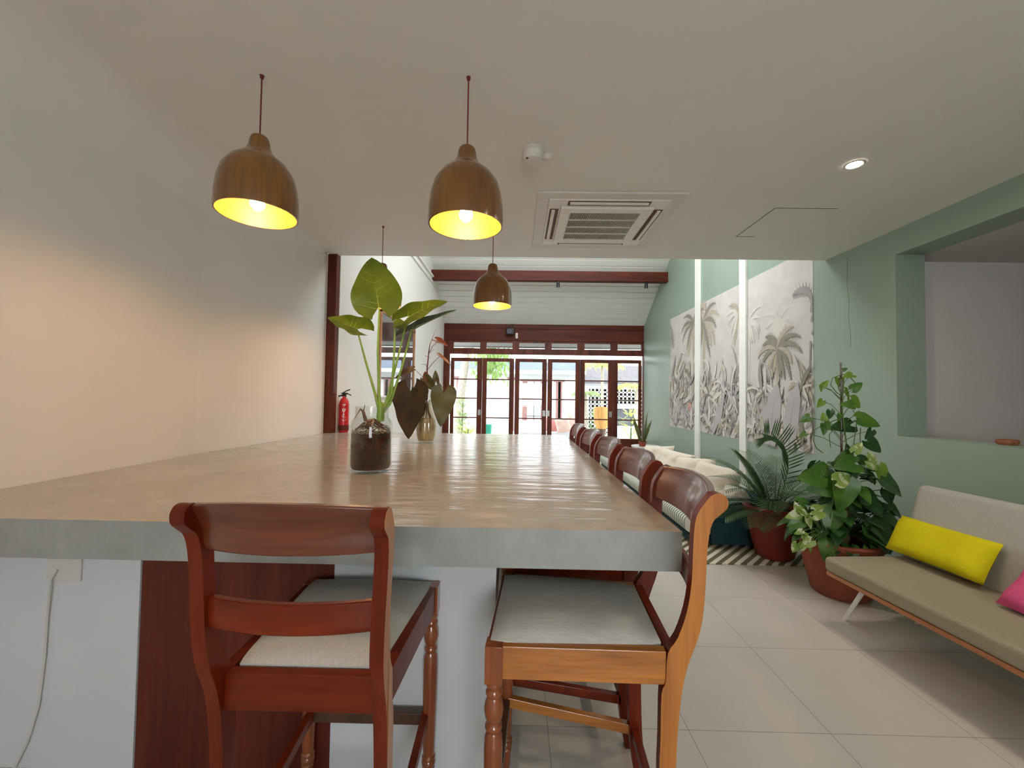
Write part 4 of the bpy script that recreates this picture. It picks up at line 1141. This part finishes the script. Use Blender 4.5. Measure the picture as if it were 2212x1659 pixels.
bush(-1.75, 13.0, 0, .35, 1.35, 'garden_green', 'leafy garden shrub beyond the first garden door', 31, 170, .22, .045)
bush(-1.45, 12.0, 0, .25, .5, 'garden_yellow', 'low yellow-leaved plant beyond the first garden door', 32, 60, .32, .07)
bush(2.75, 14.5, 0, .42, .9, 'garden_green', 'low green shrub beyond the fifth garden door', 33, 150, .25, .05)
bush(3.5, 12.8, 0, .35, 1.0, 'garden_yellow', 'yellow-green plant beyond the door nearest the green wall', 36, 90, .28, .05)
# small palm garden right
def gpalm(x, y, h, r, mat, lab, seed):
    random.seed(seed); t = tag(empty('garden_palm', (x, y, 0)), lab, 'palm')
    b = MB(); b.tube([(0, 0, 0), (.02, 0, h * .5), (0, 0, h)], [.08, .06, .05], 10); b.build('trunk', 'bark', t)
    b = MB()
    for k in range(12):
        a = k * 2.4; pts = rachis((0, 0, h), a, .9, r, 1.8, 8)
        b.tube(pts, .01, 4)
        for i in range(1, 9):
            dr = (pts[i] - pts[i - 1]).normalized(); sd = dr.cross(Vector((0, 0, 1))).normalized()
            for sg in (-1, 1):
                blade(b, pts[i], sd * sg + dr * .6 - Vector((0, 0, .4)), (0, 0, 1), r * .35, .05, .3, 0, 3)
    b.build('crown', mat, t)
gpalm(3.15, 15.5, 2.55, .85, 'garden_yellow', 'palm with yellow-green crown behind the fifth garden door', 41)
gpalm(4.30, 15.0, 1.75, .75, 'garden_yellow', 'short palm with yellow-green crown behind the door nearest the green wall', 42)
gpalm(2.35, 14.3, 1.5, .5, 'garden_green', 'short pale green palm behind the pierced block wall', 43)
# pierced block wall
t = tag(empty('pierced_block_wall', (2.75, 16.0, 0)), 'white pierced block wall beyond the fifth garden door', 'wall')
b = MB(); x0, n, s = 0, 15, .155
b.box(0, n * s, .08, .10, 0, 1.75, 1)
for i in range(n + 1): b.box(i * s - .05, i * s + .05, -.04, .08, 0, 1.75)
for k in range(12): b.box(0, n * s, -.04, .08, k * s - .05, k * s + .05)
b.build('block_lattice', ['house_white', 'roof_grey'], t)
for (x0, x1, lab) in ((2.75, 5.4, 'grey tiled roof slope behind the pierced block wall'),):
    t = tag(empty('garden_building', (0, 19, 0)), 'low building with dark grey tiled roof at the back of the garden', 'building')
    b = MB(); b.prism([(-.5, 2.05), (1.8, 3.0), (1.8, 3.05), (-.5, 2.12)], 'x', 2.7, 8.5); b.build('roof', 'roof_grey', t)
    b = MB(); b.box(2.9, 8.3, 0, 3, 0, 2.2); b.build('wall', 'house_white', t)
b = MB(); b.box(4.95, 5.14, 16.5, 16.7, 0, 2.2); tag(b.build('brick_pillar', 'orange_brick'), 'orange brick pillar near the green wall outside', 'pillar')
t = tag(empty('outdoor_hearth', (3.70, 14.2, 0)), 'white outdoor hearth with dark square opening', 'hearth')
b = MB(); b.box(-.38, .40, 0, .5, 0, .45); b.box(-.38, -.30, 0, .5, .45, 1.18); b.box(.30, .40, 0, .5, .45, 1.18); b.box(-.42, .44, -.03, .53, 1.05, 1.18); b.build('surround', 'house_white', t)
b = MB(); b.box(-.30, .30, .06, .1, .45, 1.05); b.build('opening', 'screen_grey', t)
t = tag(empty('orange_drum', (2.62, 12.9, 0)), 'yellow-orange drum planter beyond the fifth garden door', 'planter')
b = MB(); b.lathe([(0, .45), (.15, .45), (.22, .6), (.25, .9), (.24, 1.12), (.20, 1.12), (.2, 1.0), (0, 1.0)], (0, 0, 0), 24); b.build('drum', 'orange_drum', t)
b = MB(); b.lathe([(.16, 0), (.17, .02), (.10, .2), (.15, .45), (0, .46)], (0, 0, 0), 20); b.build('stand', 'dark_leg', t)
t = tag(empty('garden_bucket', (-.93, 12.6, 0)), 'green plastic container outside beyond the second garden door', 'bucket')
b = MB(); b.lathe([(0, 0), (.13, 0), (.155, .52), (.165, .54), (.145, .54), (.12, .05), (0, .05)], (0, 0, 0), 24); b.build('tub', 'green_plastic', t)
# outdoor sofa with cushions
t = tag(empty('outdoor_sofa', (1.35, 12.6, 0)), 'white outdoor sofa outside the fourth garden door', 'sofa')
b = MB(); b.box(-1.3, .55, -.4, .35, .12, .38); b.build('seat', 'house_white', t, .04)
b = MB(); b.box(-1.3, .55, .28, .42, .30, .66); b.build('backrest', 'house_white', t, .04)
for x, y in ((-1.2, -.3), (.45, -.3), (-1.2, .3), (.45, .3)): boxobj('leg', 'white_metal', x - .03, x + .03, y - .03, y + .03, 0, .12, t)
tag(cushion('outdoor_cushion', .48, .48, .16, 'peach_fabric', place((1.62, 12.55, .62), 0, R(-14), R(38)), .008, 3), 'peach cushion standing on its corner on the outdoor sofa', 'cushion', 'cushions on the outdoor sofa')
tag(cushion('outdoor_cushion', .40, .40, .15, 'rose_fabric', place((1.05, 12.5, .56), 0, R(-16), R(6)), .008, 4), 'rose cushion on the outdoor sofa beside the peach one', 'cushion', 'cushions on the outdoor sofa')
tag(cushion('outdoor_cushion', .44, .44, .16, 'peach_fabric', place((1.36, 12.30, .57), 0, R(-20), R(-12)), .008, 6), 'low peach cushion in front on the outdoor sofa', 'cushion', 'cushions on the outdoor sofa')

# ------------------------------------------------------------------ world, lights
w = bpy.data.worlds.new('sky'); SC.world = w; w.use_nodes = True
bg = w.node_tree.nodes['Background']; bg.inputs[0].default_value = (.93, .97, 1.0, 1); bg.inputs[1].default_value = 3.5
def portal(name, loc, rot, sx, sy):
    l = bpy.data.lights.new(name, 'AREA'); l.shape = 'RECTANGLE'; l.size = sx; l.size_y = sy; l.cycles.is_portal = True
    o = bpy.data.objects.new(name, l); COL.objects.link(o); o.location = loc; o.rotation_euler = rot
portal('sky_portal_garden', (.62, YD + .3, 1.4), (R(-90), 0, 0), 5.0, 2.8)
# outside ground behind the camera
b = MB(); b.box(-14, 16, -16, YB - .2, -.12, -.01); b.build('ground_rear', 'paving')['kind'] = 'structure'

# ------------------------------------------------------------------ camera
pitch, yaw, roll = .0301, .0144, -.0153
cd = bpy.data.cameras.new('camera'); cd.sensor_width = 36; cd.lens = 890 / 2212 * 36; cd.clip_start = .02; cd.clip_end = 200
cam = bpy.data.objects.new('camera', cd); COL.objects.link(cam)
cam.matrix_world = Matrix.Translation((0, 0, H)) @ Matrix.Rotation(yaw, 4, 'Z') @ Matrix.Rotation(pitch, 4, 'X') @ Matrix.Rotation(roll, 4, 'Y') @ Matrix.Rotation(PI / 2, 4, 'X')
SC.camera = cam
vs = SC.view_settings
SC.display_settings.display_device = 'sRGB'
vs.view_transform = 'Standard'; vs.look = 'None'; vs.gamma = 1; vs.use_curve_mapping = False
vs.exposure = 0.66
SC.cycles.use_denoising = True
SC.cycles.max_bounces = 10; SC.cycles.diffuse_bounces = 6; SC.cycles.glossy_bounces = 4; SC.cycles.transparent_max_bounces = 12
SC.cycles.caustics_reflective = False; SC.cycles.caustics_refractive = False
SC.cycles.sample_clamp_indirect = 8
